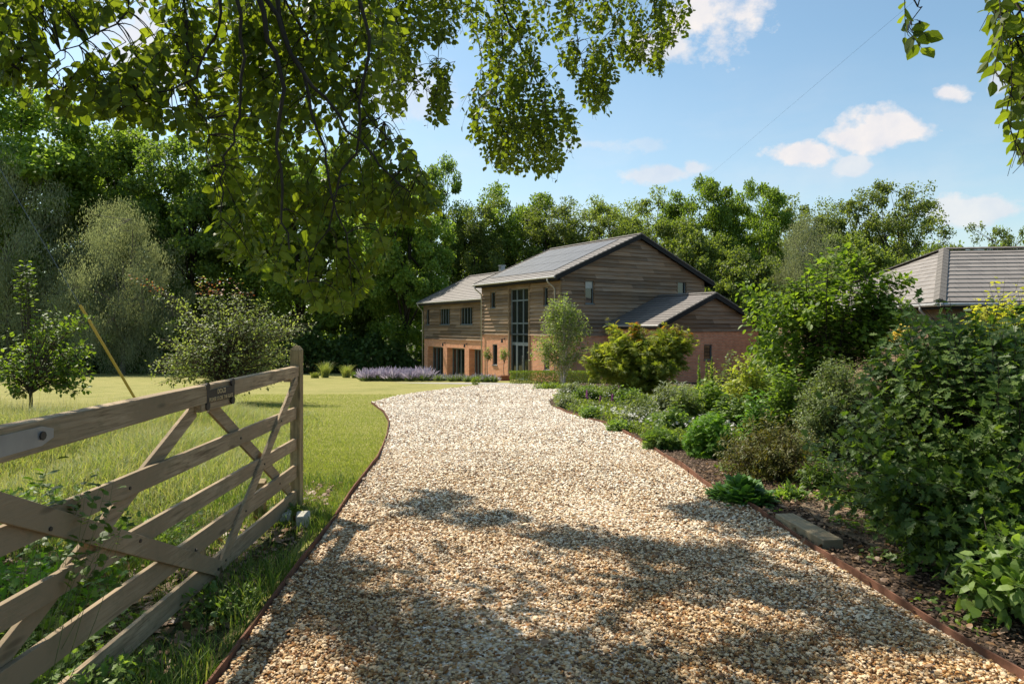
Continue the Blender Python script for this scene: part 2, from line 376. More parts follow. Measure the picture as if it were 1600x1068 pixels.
# ---------------------------------------------------------------- leaf geometry
def shape(kind):
    if kind == 'rhomb':
        v = [(0,0,0),(.34,.45,.08),(-.34,.5,.07),(0,1,-.05)]; f = [(0,1,2),(1,3,2)]
    elif kind == 'lance':
        v = [(0,0,0),(.13,.4,.03),(-.13,.4,.03),(0,1,-.12)]; f = [(0,1,2),(1,3,2)]
    elif kind == 'beech':
        v = [(0,0,0),(.27,.25,.07),(.33,.55,.06),(.16,.84,.01),(0,1,-.06),(-.16,.84,.01),(-.33,.55,.06),(-.27,.25,.07),(0,.5,0)]
        f = [(8,0,1),(8,1,2),(8,2,3),(8,3,4),(8,4,5),(8,5,6),(8,6,7),(8,7,0)]
    elif kind == 'oval':
        v = [(0,0,0),(.26,.3,.06),(.24,.7,.04),(0,1,-.08),(-.24,.7,.04),(-.26,.3,.06)]
        f = [(0,1,5),(1,2,5),(2,4,5),(2,3,4)]
    elif kind == 'lobed':
        v = [(0,0,0),(.22,.16,.04),(.13,.3,.02),(.42,.42,.07),(.2,.52,.02),(.34,.72,.05),(.13,.76,0),(0,1,-.06),
             (-.13,.76,0),(-.34,.72,.05),(-.2,.52,.02),(-.42,.42,.07),(-.13,.3,.02),(-.22,.16,.04),(0,.5,-.03)]
        f = [(14,i,i+1) for i in range(13)]+[(14,13,0)]
    elif kind == 'palm':
        v = [(0,.35,0)]; n = 7
        for i in range(n*2):
            a = -math.pi*.83+math.pi*1.66*i/(n*2-2) if i < n*2-1 else math.pi
            r = (.65 if i % 2 == 0 else .2)
            v.append((math.sin(a)*r, .35+math.cos(a)*r, -.1*r if i % 2 == 0 else .03))
        f = [(0,i,i+1) for i in range(1, n*2)]+[(0,n*2,1)]
    elif kind == 'strap':
        v = [(-.07,0,0),(.07,0,0),(-.13,.45,.12),(.13,.45,.12),(-.11,.8,.05),(.11,.8,.05),(0,1,-.06)]
        f = [(0,1,3),(0,3,2),(2,3,5),(2,5,4),(4,5,6)]
    return np.array(v, dtype=np.float32), np.array(f, dtype=np.int64)

def unit(a): return a/np.maximum(np.linalg.norm(a, axis=1, keepdims=True), 1e-6)
def leaves(P, D, N, S, kind, wid=1.0):
    """P base points, D leaf direction, N approx normal, S sizes"""
    v, f = shape(kind); n = len(P)
    D = unit(D); X = unit(np.cross(D, N)); Z = np.cross(X, D)
    S = np.asarray(S).reshape(-1, 1, 1)
    V = P[:, None, :] + S*(v[None, :, 0:1]*wid*X[:, None, :] + v[None, :, 1:2]*D[:, None, :] + v[None, :, 2:3]*Z[:, None, :])
    T = f[None] + (np.arange(n)*len(v))[:, None, None]
    return V.reshape(-1, 3), T.reshape(-1, 3)
def rand_dirs(n): return unit(rng.normal(size=(n, 3)))
def merge(parts):
    Vs, Ts, o = [], [], 0
    for V, T in parts:
        Vs.append(V); Ts.append(T+o); o += len(V)
    return np.concatenate(Vs), np.concatenate(Ts)

def tubes(paths, k=4):
    """paths: list of (pts (m,3), radii (m,)) -> verts, quads"""
    Vs, Qs, o = [], [], 0
    ang = np.arange(k)*2*np.pi/k; ca, sa = np.cos(ang), np.sin(ang)
    for p, r in paths:
        p = np.asarray(p, dtype=float); r = np.asarray(r, dtype=float); m = len(p)
        d = unit(np.gradient(p, axis=0)); ref = np.array([0.31, .17, .93]) if abs(d[:, 2]).mean() < .9 else np.array([1., .1, 0])
        u = unit(np.cross(d, ref)); w = np.cross(d, u)
        V = p[:, None, :] + r[:, None, None]*(ca[None, :, None]*u[:, None, :]+sa[None, :, None]*w[:, None, :])
        i = np.arange(m-1)[:, None]*k; j = np.arange(k)[None, :]; jn = (j+1) % k
        Q = np.stack([i+j, i+jn, i+k+jn, i+k+j], -1).reshape(-1, 4)+o
        Vs.append(V.reshape(-1, 3)); Qs.append(Q); o += m*k
    return np.concatenate(Vs), np.concatenate(Qs)
def bez(a, b, c, m=7):
    t = np.linspace(0, 1, m)[:, None]; a, b, c = map(np.asarray, (a, b, c))
    return (1-t)**2*a+2*t*(1-t)*b+t**2*c

# ---------------------------------------------------------------- far trees (proto meshes, 20 m nominal height, base at 0)
def far_tree(H, R, crown0, kind, nclu, nleaf, lsize, lshape, mat, barkm, seed, flat=.7, clu=.2, droop=0, open_=0):
    global rng
    rng = np.random.default_rng(seed)
    cz = (H+crown0)/2; rz = (H-crown0)/2
    pts = []
    while len(pts) < nclu:
        d = rand_dirs(1)[0]; rr = rng.uniform(.08, 1)**.42
        p = d*rr
        prof = 1.0
        if kind == 'cone': prof = np.clip(1.15-.75*(p[2]+1)/2, .2, 1)
        if kind == 'vase': prof = np.clip(.55+.5*(p[2]+1)/2, .2, 1.05)
        pts.append([p[0]*R*prof*rng.uniform(.8, 1.12), p[1]*R*prof*rng.uniform(.8, 1.12), cz+p[2]*rz*rng.uniform(.88, 1.05)])
    pts = np.array(pts)
    # limbs
    paths = []; lean = rng.normal(size=2)*.03*H
    tz = crown0+ (H-crown0)*.62
    tp = bez((0, 0, 0), (lean[0]*.3, lean[1]*.3, tz*.5), (lean[0], lean[1], tz), 8)
    tr = H*.017
    paths.append((tp, np.linspace(tr, tr*.3, 8)*np.array([1.35]+[1]*7)))
    nl = 12 if not open_ else 20
    limbs = []
    for i in rng.choice(len(pts), min(nl, len(pts)), replace=False):
        f = rng.uniform(.3, .95); a = tp[int(f*7)]; b = pts[i]
        mid = (a+b)/2+np.array([0, 0, .08*H]) + rng.normal(size=3)*.02*H
        q = bez(a, mid, b, 6); limbs.append(q); paths.append((q, np.linspace(tr*.42, tr*.08, 6)))
    allp = np.concatenate(limbs)
    for i in range(len(pts)):
        k = np.argmin(np.linalg.norm(allp-pts[i]-np.array([0, 0, -.03*H]), axis=1)); a = allp[k]
        paths.append((bez(a, (a+pts[i])/2+rng.normal(size=3)*.01*H, pts[i], 4), np.linspace(tr*.13, tr*.04, 4)))
    V, Q = tubes(paths, 5)
    trunk = np_mesh(kind+'_trunk', V, Q, barkm, smooth=True)
    # leaves
    per = rng.dirichlet(np.ones(nclu)*6)*nleaf
    P = []
    for c, m in zip(pts, per.astype(int)):
        r = clu*R*rng.uniform(.6, 1.35)
        d = rand_dirs(m); rad = rng.uniform(.35, 1, (m, 1))**.6
        q = d*rad*r; q[:, 2] *= flat
        # finer sprays inside the clump
        sub = rand_dirs(9)*r*.75; q = q*.62+sub[rng.integers(0, 9, m)]*np.array([1, 1, flat])*.75
        if droop: q[:, 2] -= np.abs(rng.normal(size=m))*droop
        P.append(c+q)
    P = np.concatenate(P); n = len(P)
    D = rand_dirs(n)+np.array([0, 0, -.35 if not droop else -1.6]); N = rand_dirs(n)*.8+np.array([0, 0, .9])
    V, T = leaves(P, D, N, lsize*rng.uniform(.6, 1.3, n), lshape)
    return trunk, np_mesh(kind+'_crown', V, T, mat)

protos = {
 'oak1': far_tree(20, 7.5, 1.5, 'round', 150, 52000, .34, 'rhomb', M['lf_oak'], M['bark_dark'], 11, flat=.62, clu=.2),
 'oak2': far_tree(20, 7, 1.5, 'round', 130, 48000, .34, 'rhomb', M['lf_dark'], M['bark_dark'], 12, flat=.6, clu=.2),
 'oak3': far_tree(20, 6.2, 2, 'round', 120, 44000, .32, 'rhomb', M['lf_oak'], M['bark_dark'], 13, flat=.7, clu=.22),
 'sycamore': far_tree(20, 8, 3, 'round', 105, 46000, .36, 'rhomb', M['lf_bright'], M['bark'], 14, flat=.5, clu=.22),
 'ash1': far_tree(20, 7.5, 2.5, 'vase', 170, 30000, .28, 'rhomb', M['lf_ash'], M['bark'], 15, flat=.75, clu=.15, open_=1),
 'ash2': far_tree(20, 5.2, 1.5, 'round', 150, 36000, .26, 'rhomb', M['lf_ash'], M['bark'], 16, flat=.9, clu=.21, open_=1),
 'willow': far_tree(20, 8, .5, 'round', 150, 60000, .3, 'lance', M['lf_silver'], M['bark_grey'], 17, flat=1.0, clu=.22, droop=.7),
 'hazel': far_tree(20, 9.5, .3, 'round', 130, 46000, .5, 'rhomb', M['lf_hazel'], M['bark'], 18, flat=.6, clu=.21),
 'sparse': far_tree(20, 6.0, 4, 'vase', 80, 6500, .32, 'rhomb', M['lf_ash'], M['bark'], 19, flat=.8, clu=.16, open_=1),
}
def place_tree(name, kind, px, top, hw, Y, label, cat='tree', group=None, base=None, rot=None):
    X = (px-CX)/F*Y; g = gz(Y) if base is None else base
    H = CH+(HY-top)/F*Y-g
    tr, cr = protos[kind]
    R0 = {'oak1':7.5,'oak2':7,'oak3':6.2,'sycamore':8,'ash1':7.5,'ash2':5.2,'willow':8,'hazel':9.5,'sparse':6}[kind]*1.12
    s = hw/F*Y/R0; sz = H/20.6
    t = thing(name, label, cat, (X, Y, g-.1), random.uniform(0, 6.28) if rot is None else rot, group)
    t.scale = (s, s, sz)
    link('trunk', tr, t); link('crown', cr, t)
    return t

TREES = [
 ('oak_tree','oak1', 35, 92, 185, 66, 'tall dark green oak filling the far left edge behind the silvery willows'),
 ('oak_tree','oak3', 185, 140, 128, 70, 'tall oak between the leftmost oak and the sky gap beside it'),
 ('oak_tree','oak2', 295, 190, 116, 66, 'dark oak just right of the sky gap, behind the grey green willow'),
 ('oak_tree','oak1', 385, 170, 112, 71, 'oak behind the thickest part of the hanging beech foliage'),
 ('oak_tree','oak3', 470, 185, 110, 65, 'dark oak standing behind the top of the crab apple tree'),
 ('oak_tree','oak2', 555, 195, 116, 69, 'oak behind the lower tips of the hanging beech branches'),
 ('oak_tree','oak3', 630, 250, 92, 63, 'dark oak rising above the lavender bed left of the house'),
 ('oak_tree','oak2', 692, 232, 71, 72, 'tallest dark oak with narrow top directly left of the house roof'),
 ('ash_tree','ash2', 745, 290, 65, 70, 'open ash tree behind the left wing of the house'),
 ('oak_tree','oak3', 800, 270, 81, 74, 'rounded oak below the centre cluster of hanging leaves, behind the solar roof'),
 ('ash_tree','ash2', 860, 292, 72, 72, 'open ash tree behind the left half of the house ridge'),
 ('ash_tree','ash2', 912, 297, 72, 75, 'see-through ash tree above the middle of the house ridge'),
 ('ash_tree','ash2', 962, 290, 70, 71, 'slender open ash tree just left of the gable peak'),
 ('ash_tree','ash2', 1005, 283, 70, 76, 'slender open ash tree straight above the gable peak'),
 ('sycamore_tree','sycamore', 1092, 262, 82, 70, 'bright green domed sycamore right of the gable peak'),
 ('sycamore_tree','sycamore', 1178, 268, 72, 73, 'second bright green sycamore with sky showing below its crown'),
 ('ash_tree','ash2', 1245, 297, 70, 76, 'thin open ash tree between the sycamore and the spreading ash'),
 ('ash_tree','ash2', 1310, 283, 70, 72, 'open ash tree touching the left side of the spreading ash'),
 ('ash_tree','ash1', 1402, 258, 95, 70, 'wide spreading ash with visible limbs against the sky'),
 ('ash_tree','sparse', 1538, 325, 55, 66, 'sparse young tree with sky showing through above the garage ridge'),
 ('ash_tree','sparse', 1604, 330, 40, 72, 'thin bare looking tree at the right edge behind the garage'),
 ('willow_tree','willow', 15, 212, 120, 60, 'silvery grey willow at the left edge behind the small apple tree'),
 ('willow_tree','willow', 192, 298, 100, 56, 'rounded grey green willow behind the yellow stay guard'),
 ('hazel_tree','hazel', 1082, 325, 82, 62, 'pale green bushy hazel rising behind the right roof slope'),
 ('hazel_tree','hazel', 1165, 372, 80, 58, 'mid green hazel behind the low side wing of the house'),
 ('willow_tree','willow', 1255, 325, 78, 60, 'pale weeping willow behind the tall dogwood shrub'),
 ('hazel_tree','hazel', 1345, 350, 80, 64, 'dark bushy hazel between the weeping willow and the garage hip'),
 ('hazel_tree','hazel', 1450, 368, 75, 62, 'bushy hazel just behind the hip of the garage roof'),
]
for nm, k, px, top, hw, Y, lab in TREES:
    t = place_tree(nm, k, px, top, hw, Y, lab)

def mass(name, label, cat, boxes, n, size, kindshape, mat):
    P = []
    tot = sum(b[-1] for b in boxes)
    for (x0, x1, y0, y1, z1, w) in boxes:
        m = int(n*w/tot)
        X = rng.uniform(x0, x1, m); Yv = rng.uniform(y0, y1, m)
        top = z1*(.62+.2*np.sin(X*.9+Yv)+.18*np.sin(X*.37+1.7)+.12*np.sin(X*2.3))
        Z = gzv(Yv)+top*rng.uniform(0, 1, m)**.7
        P.append(np.stack([X, Yv+rng.normal(size=m)*.4, Z], 1))
    P = np.concatenate(P); n = len(P)
    V, T = leaves(P, rand_dirs(n)+np.array([0, 0, -.3]), rand_dirs(n)+np.array([0, -.4, .7]), size*rng.uniform(.6, 1.3, n), kindshape)
    o = link(name, np_mesh(name, V, T, mat)); return tag(o, label, cat, kind='stuff')
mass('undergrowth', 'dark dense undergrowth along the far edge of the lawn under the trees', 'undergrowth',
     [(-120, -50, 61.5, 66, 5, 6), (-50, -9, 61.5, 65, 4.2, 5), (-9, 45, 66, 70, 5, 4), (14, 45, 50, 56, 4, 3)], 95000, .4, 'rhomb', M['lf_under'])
mass('far_woodland', 'deep mass of far woodland closing the view behind the nearer trees', 'woodland',
     [(-170, -75, 68, 90, 17, 8), (-75, 0, 80, 92, 17, 6), (0, 75, 84, 96, 17, 6)], 140000, .6, 'rhomb', M['lf_oak'])

# ---------------------------------------------------------------- ground sheets
def sheet(name, rows, mat, dz, label=None, kind='structure'):
    """rows: list of (Y, x0, x1)"""
    rows2 = []
    for (a, b) in zip(rows[:-1], rows[1:]):
        n = max(1, int(math.ceil((b[0]-a[0])/.6)))
        for i in range(n):
            t = i/n; rows2.append(tuple(a[k]*(1-t)+b[k]*t for k in range(3)))
    rows2.append(rows[-1])
    V = []; Q = []; NX = 8
    for (Y, a, b) in rows2:
        for j in range(NX+1): V.append((a+(b-a)*j/NX, Y, gz(Y)+dz))
    for i in range(len(rows2)-1):
        for j in range(NX):
            k = i*(NX+1)+j; Q.append((k, k+1, k+NX+2, k+NX+1))
    o = link(name, np_mesh(name, np.array(V), np.array(Q), mat)); tag(o, label, None, kind=kind); return o
def both_ends(rows): return rows
sheet('ground', [(-60, -300, 300), (8, -300, 300), (62, -300, 300), (600, -900, 900)], M['soil'], 0)
# drive outline from the photograph, as plan curves
Ledge = [ground_at(*p) for p in ((345,1060),(420,950),(500,845),(545,780),(590,720),(605,682),(608,660),(600,645),(580,630))]
Ledge = [Vector((-1.30, .5, 0)), Vector((-1.33, 2.5, 0))]+Ledge
Redge = [ground_at(*p) for p in ((1590,1060),(1450,975),(1300,880),(1180,800),(1110,765),(1050,722),(1000,690),(950,665),(900,650),(862,636))]
Redge = [Vector((2.45, .5, 0)), Vector((2.42, 2.5, 0))]+Redge
Ltop = [ground_at(*p) for p in ((580,630),(610,620.5),(645,614),(700,607),(745,602),(800,600.5))]
Rtop = [ground_at(*p) for p in ((862,636),(858,627),(868,620),(885,614),(893,608),(893,603))]
def interp(curve, Y):
    ys = [c.y for c in curve]; xs = [c.x for c in curve]
    return float(np.interp(Y, ys, xs))
YB = Ledge[-1].y; YT = Ltop[-1].y
RALL = Redge+Rtop[1:]
LALL = Ledge+Ltop[1:]
rows = []
for Y in sorted(set([c.y for c in LALL]+[c.y for c in RALL if c.y <= YT]+[YT])):
    if Y <= YT: rows.append((Y, interp(LALL, Y), interp(RALL, Y)))
sheet('driveway', rows, M['gravel_bed'], .012, 'pale gravel driveway')
def smooth_curve(c, n=60):
    ys = np.linspace(c[0].y, c[-1].y, n); return [(interp(c, y), y) for y in ys]
# lawn: left of the drive out to the trees, plus beyond the drive head
rows = [(2.5, -60, -1.36)]
for Y in np.linspace(3, YT, 60): rows.append((float(Y), -60, interp(LALL, Y)-.02))
rows += [(YT+.1, -60, 1.0), (48, -60, 3), (61.8, -60, 6)]
sheet('lawn', rows, M['lawn'], .006, 'mown lawn')
rows = [(.5, 2.47, 12)]
for Y in np.linspace(2.6, YT, 60): rows.append((float(Y), interp(RALL, Y)+.02, 14))
rows += [(YT+.1, 1.1, 16), (41, 1.5, 20)]
sheet('flower_bed', rows, M['mulch'], .008, 'bark mulch flower bed')
sheet('rough_verge', [(.5, -6, -1.36), (3, -6, -1.4), (6.3, -6, -1.75), (7.0, -5, -2.6)], M['rough'], .010, 'rough shaded verge below the gate')
p0 = ground_at(690, 594.5); 
sheet('path', [(YT+.15, -2.0, .9), (YT+1.4, -4.6, .9), (YT+2.6, -6.5, -1.5)], M['paving'], .011, 'grey paved path to the front door')
sheet('bare_dirt', [(4.9, 2.75, 3.6), (5.4, 2.6, 4.3), (6.2, 2.6, 5.0), (6.7, 2.9, 5.0)], M['dirt'], .013, 'patch of bare dirt beside the sleeper')

# steel edging strips
def strip(name, curve, label, h=.05, th=.006, side=1):
    mb = MB(); pts = [Vector((x, y, gz(y))) for x, y in curve]
    out = []
    for i, p in enumerate(pts):
        d = (pts[min(i+1, len(pts)-1)]-pts[max(i-1, 0)]); d.z = 0; d.normalize(); out.append(Vector((d.y, -d.x, 0)))
    zt = [h+.008*math.sin(i*.7)+.006*math.sin(i*.23) for i in range(len(pts))]
    for i in range(len(pts)-1):
        a, b = pts[i], pts[i+1]; na, nb = out[i]*th, out[i+1]*th
        A0, B0 = a-Vector((0,0,.03)), b-Vector((0,0,.03)); A1, B1 = a+Vector((0,0,zt[i])), b+Vector((0,0,zt[i+1]))
        mb.face([A0-na, B0-nb, B1-nb, A1-na]); mb.face([B0+nb, A0+na, A1+na, B1+nb]); mb.face([A1-na, B1-nb, B1+nb, A1+na])
    o = mb.build(name, M['edging']); return tag(o, label, 'edging')
strip('steel_edging', smooth_curve(Ledge, 90), 'rusty steel edging strip between the left lawn and the gravel', h=.06)
strip('steel_edging', smooth_curve(Redge, 90), 'rusty steel edging strip between the right flower bed and the gravel', h=.06)
# sleeper block
a = ground_at(1222, 822); b = ground_at(1300, 868)
mb = MB(); mb.box((-.08, -.36, 0), (.08, .36, .075)); o = mb.build('timber_sleeper', M['sleeper'], bevel=.008)
o.location = (2.325, 5.38, 0.01); o.rotation_euler = (0, 0, .11); tag(o, 'short weathered timber sleeper lying against the right edging strip', 'sleeper')

# ---------------------------------------------------------------- gravel stones
def ico():
    t = (1+5**.5)/2
    v = np.array([(-1,t,0),(1,t,0),(-1,-t,0),(1,-t,0),(0,-1,t),(0,1,t),(0,-1,-t),(0,1,-t),(t,0,-1),(t,0,1),(-t,0,-1),(-t,0,1)], float)
    v /= np.linalg.norm(v[0])
    f = np.array([(0,11,5),(0,5,1),(0,1,7),(0,7,10),(0,10,11),(1,5,9),(5,11,4),(11,10,2),(10,7,6),(7,1,8),(3,9,4),(3,4,2),(3,2,6),(3,6,8),(3,8,9),(4,9,5),(2,4,11),(6,2,10),(8,6,7),(9,8,1)])
    return v, f
def pebbles(n, y0, y1, size, power=1.0):
    v, f = ico()
    Y = y0+(y1-y0)*rng.uniform(0, 1, n)**power
    xl = np.array([interp(LALL, y) for y in Y])+.02; xr = np.array([interp(RALL, y) for y in Y])-.02
    X = xl+(xr-xl)*rng.uniform(0, 1, n)
    und = .012*np.sin(X*2.1+.5*Y)*np.sin(Y*1.3)
    s = size*rng.lognormal(0, .28, n)
    sc = np.stack([s, s*rng.uniform(.55, .95, n), s*rng.uniform(.3, .6, n)], 1)
    yaw = rng.uniform(0, 6.28, n); tilt = rng.normal(size=n)*.35
    jit = 1+rng.uniform(-.2, .2, (n, 12, 1))
    L = v[None]*jit*sc[:, None, :]
    ct, st = np.cos(tilt)[:, None], np.sin(tilt)[:, None]
    x, y, z = L[..., 0], L[..., 1], L[..., 2]
    x, z = x*ct-z*st, x*st+z*ct
    cy, sy = np.cos(yaw)[:, None], np.sin(yaw)[:, None]
    x, y = x*cy-y*sy, x*sy+y*cy
    P = np.stack([X, Y, gzv(Y)+.016+und+rng.uniform(-.004, .012, n)], 1)
    V = np.stack([x, y, z], -1)+P[:, None, :]
    T = f[None]+(np.arange(n)*12)[:, None, None]
    return V.reshape(-1, 3), T.reshape(-1, 3)
V, T = merge([pebbles(68000, 2.6, 5.5, .0099), pebbles(68000, 5.2, 10, .0113), pebbles(60000, 9.5, 19, .0155), pebbles(36000, 18, YT-.1, .022)])
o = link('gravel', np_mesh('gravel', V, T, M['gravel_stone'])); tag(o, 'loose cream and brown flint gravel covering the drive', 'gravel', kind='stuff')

# ---------------------------------------------------------------- gate
def gx(Y): return -1.94+.0272*(6.18-Y)
gate = thing('field_gate', 'open five bar timber field gate with V braces at left of the drive', 'gate', (gx(6.15), 6.15, 0))
GO = Vector((gx(6.15), 6.15, 0))
def rail(y0, y1, z0a, z1a, z0b, z1b, x0, x1, seg=14):
    """rail box from y0 to y1 (world), bottom/top heights at both ends"""
    mb = MB(); n = len(mb.v); V = []
    for i in range(seg+1):
        t = i/seg; y = y0+(y1-y0)*t; zb = z0a+(z0b-z0a)*t; zt = z1a+(z1b-z1a)*t
        w = random.uniform(-.0015, .0015)
        for (dx, z) in ((x0, zb), (x1, zb), (x1, zt), (x0, zt)): V.append((gx(y)+dx-GO.x, y-GO.y, z+w))
    mb.v = V
    for i in range(seg):
        for j in range(4):
            a = i*4+j; b = i*4+(j+1) % 4; mb.f.append([a, b, b+4, a+4]); mb.uv.append(None)
    mb.f += [[3,2,1,0], [seg*4+k for k in range(4)]]; mb.uv += [None, None]
    return mb
G = M['gate_wood']
top = rail(.7, 6.1, 1.15, 1.292, 1.204, 1.297, -.035, .035); top.build('top_rail', G, gate, bevel=.006)
for z0, z1 in ((.826, .933), (.556, .655), (.298, .418), (.067, .192)):
    rail(.7, 6.1, z0, z1, z0, z1, -.012, .014).build('rail', G, gate, bevel=.003)
mb = MB(); mb.box((-.045, -.05, .035), (.045, .05, 1.44))
mb.face([(-.045,-.05,1.44),(.045,-.05,1.44),(0.02,-.03,1.475),(-.02,-.03,1.475)]); mb.face([(.045,-.05,1.44),(.045,.05,1.44),(.02,.03,1.475),(.02,-.03,1.475)])
mb.face([(.045,.05,1.44),(-.045,.05,1.44),(-.02,.03,1.475),(.02,.03,1.475)]); mb.face([(-.045,.05,1.44),(-.045,-.05,1.44),(-.02,-.03,1.475),(-.02,.03,1.475)]); mb.face([(-.02,-.03,1.475),(.02,-.03,1.475),(.02,.03,1.475),(-.02,.03,1.475)])
mb.build('stile', M['gate_post'], gate, bevel=.005)
mb = MB(); mb.box((-.05+gx(.66)-GO.x, .6-GO.y, .04), (.05+gx(.66)-GO.x, .7-GO.y, 1.5)); mb.build('hanging_stile', M['gate_post'], gate, bevel=.005)
def brace(y0, z0, y1, z1, x, w=.098, th=.022, trim=None):
    mb = MB(); d = Vector((0, y1-y0, z1-z0)).normalized(); nrm = Vector((0, -d.z, d.y))
    A = Vector((gx(y0)+x-GO.x, y0-GO.y, z0)); B = Vector((gx(y1)+x-GO.x, y1-GO.y, z1))
    n = len(mb.v)
    for c in (A, B):
        for i, j in ((-1,-1),(1,-1),(1,1),(-1,1)): mb.v.append(tuple(c+Vector((i*th/2, 0, 0))+nrm*(j*w/2)))
    for f in ((0,3,2,1),(4,5,6,7),(0,1,5,4),(1,2,6,5),(2,3,7,6),(3,0,4,7)):
        mb.f.append([n+i for i in f]); mb.uv.append(None)
    return mb
brace(1.86, 1.27, 4.34, .115, .027).build('brace', G, gate, bevel=.003)
brace(6.04, 1.18, 4.36, .115, .027, w=.085).build('brace', G, gate, bevel=.003)
brace(4.33, 1.15, 6.02, .2, -.026, w=.09).build('brace', G, gate, bevel=.003)
brace(4.1, 1.15, 1.7, .1, -.026, w=.09).build('brace', G, gate, bevel=.003)
mb = MB(); mb.box((-.034+gx(4.3)-GO.x, 4.08-GO.y, 1.137), (.0335+gx(4.3)-GO.x, 4.52-GO.y, 1.183)); mb.build('support_block', G, gate, bevel=.004)
mb = MB(); mb.box((-.03, -.26, 1.172), (.03, -.052, 1.203)); mb.build('support_block', G, gate, bevel=.004)
# metal hinge strap
x = gx(2.3)-GO.x
mb = MB(); s = .040
pts = [(1.4, 1.175), (2.62, 1.193), (2.69, 1.215), (2.69, 1.25), (2.62, 1.268), (1.4, 1.262)]
fr = [(gx(y)-GO.x+s, y-GO.y, z) for y, z in pts]; bk = [(gx(y)-GO.x+.0355, y-GO.y, z) for y, z in pts]
mb.face(fr); mb.face(bk[::-1])
for i in range(6): j = (i+1) % 6; mb.face([bk[i], bk[j], fr[j], fr[i]])
mb.build('hinge_strap', M['steel'], gate)
def bolt(y, z, x, r=.009, nm='bolt'):
    mb = MB(); X = gx(y)-GO.x+x; mb.tube([(X-.004, y-GO.y, z), (X+.006, y-GO.y, z)], r, 8); mb.build(nm, M['bolt'], gate)
bolt(2.62, 1.232, .041, .017)
for y, z in ((2.67,.87),(3.35,.61),(3.98,.36),(4.3,.135)): bolt(y, z-.01, .0385)
for y, z in ((4.42,.14),(4.78,.36),(5.17,.61),(5.58,.88)): bolt(y, z, .0385, .007)
for y, z in ((3.1,.6),(2.2,.36),(3.3,.87),(4.75,.875),(5.25,.605),(5.62,.36),(5.9,.13)): bolt(y, z, .0145, .008)
# bone shaped plaque
pl = thing('plaque', 'small dark bone shaped metal plaque screwed to the gate top rail', 'plaque', (gx(4.33)+.0365, 4.33, 1.225), math.atan(-.0272)*-1*-1)
bone = []
L_, h_ = .175, .036
def arc(cx, cz, r, a0, a1, n=7): return [(cx+r*math.cos(math.radians(a0+(a1-a0)*i/n)), cz+r*math.sin(math.radians(a0+(a1-a0)*i/n))) for i in range(n+1)]
bone = arc(L_, .058, .027, -50, 235) + arc(-L_, .058, .027, -55, 230) + arc(-L_, -.058, .027, 130, 415) + arc(L_, -.058, .027, 125, 410)
mb = MB(); fr = [(.011, a, b) for a, b in bone]; bk = [(0, a, b) for a, b in bone]
mb.face(fr); mb.face(bk[::-1])
for i in range(len(bone)): j = (i+1) % len(bone); mb.face([bk[i], bk[j], fr[j], fr[i]])
mb.build('plate', M['plaque'], pl)
def text(body, size, parent, loc, rot, mat, name, ext=.0012, sx=1):
    c = bpy.data.curves.new(name, 'FONT'); c.body = body; c.size = size; c.extrude = ext; c.align_x = 'CENTER'; c.align_y = 'CENTER'
    tmp = bpy.data.objects.new('t', c); COL.objects.link(tmp)
    dg = bpy.context.evaluated_depsgraph_get(); me = bpy.data.meshes.new_from_object(tmp.evaluated_get(dg))
    bpy.data.objects.remove(tmp); me.materials.clear(); me.materials.append(mat)
    o = link(name, me, parent); o.location = loc; o.rotation_euler = rot; o.scale = (sx, 1, 1); return o
text('DOGS', .042, pl, (.0125, 0, .018), (math.pi/2, 0, math.pi/2), M['plaque_text'], 'lettering')
text('PLEASE CLOSE THE GATE', .034, pl, (.0125, 0, -.024), (math.pi/2, 0, math.pi/2), M['plaque_text'], 'lettering', sx=.86)
# stakes and stones near the gate
def stake(px, py, h, w, lab, d=None):
    p = Vector(d) if d else ground_at(px, py); mb = MB(); mb.box((-w/2, -w/2, -.1), (w/2, w/2, h-.012)); mb.face([(-w/2,-w/2,h-.012),(w/2,-w/2,h-.012),(w/2,w/2,h+.006),(-w/2,w/2,h+.006)])
    o = mb.build('wooden_stake', M['gate_post'], bevel=.004); o.location = p; o.rotation_euler = (0.02, 0.01, .12); tag(o, lab, 'stake')
stake(312, 958, .3, .055, 'short wooden stake under the foot of the V braces', (-1.975, 4.32, 0))
stake(406, 812, .34, .09, 'short dark wooden stop post behind the far end of the gate')
for (px, py, s, lab) in ((440, 815, (.16, .2, .09), 'flat pale stone block left of the gate stile foot'), (474, 822, (.11, .16, .11), 'pale stone block right of the gate stile foot')):
    p = ground_at(px, py); mb = MB(); mb.box((-s[0]/2, -s[1]/2, -.03), (s[0]/2, s[1]/2, s[2])); o = mb.build('stone_block', M['stone'], bevel=.012); o.location = p; o.rotation_euler = (.03, -.02, .25); tag(o, lab, 'stone')

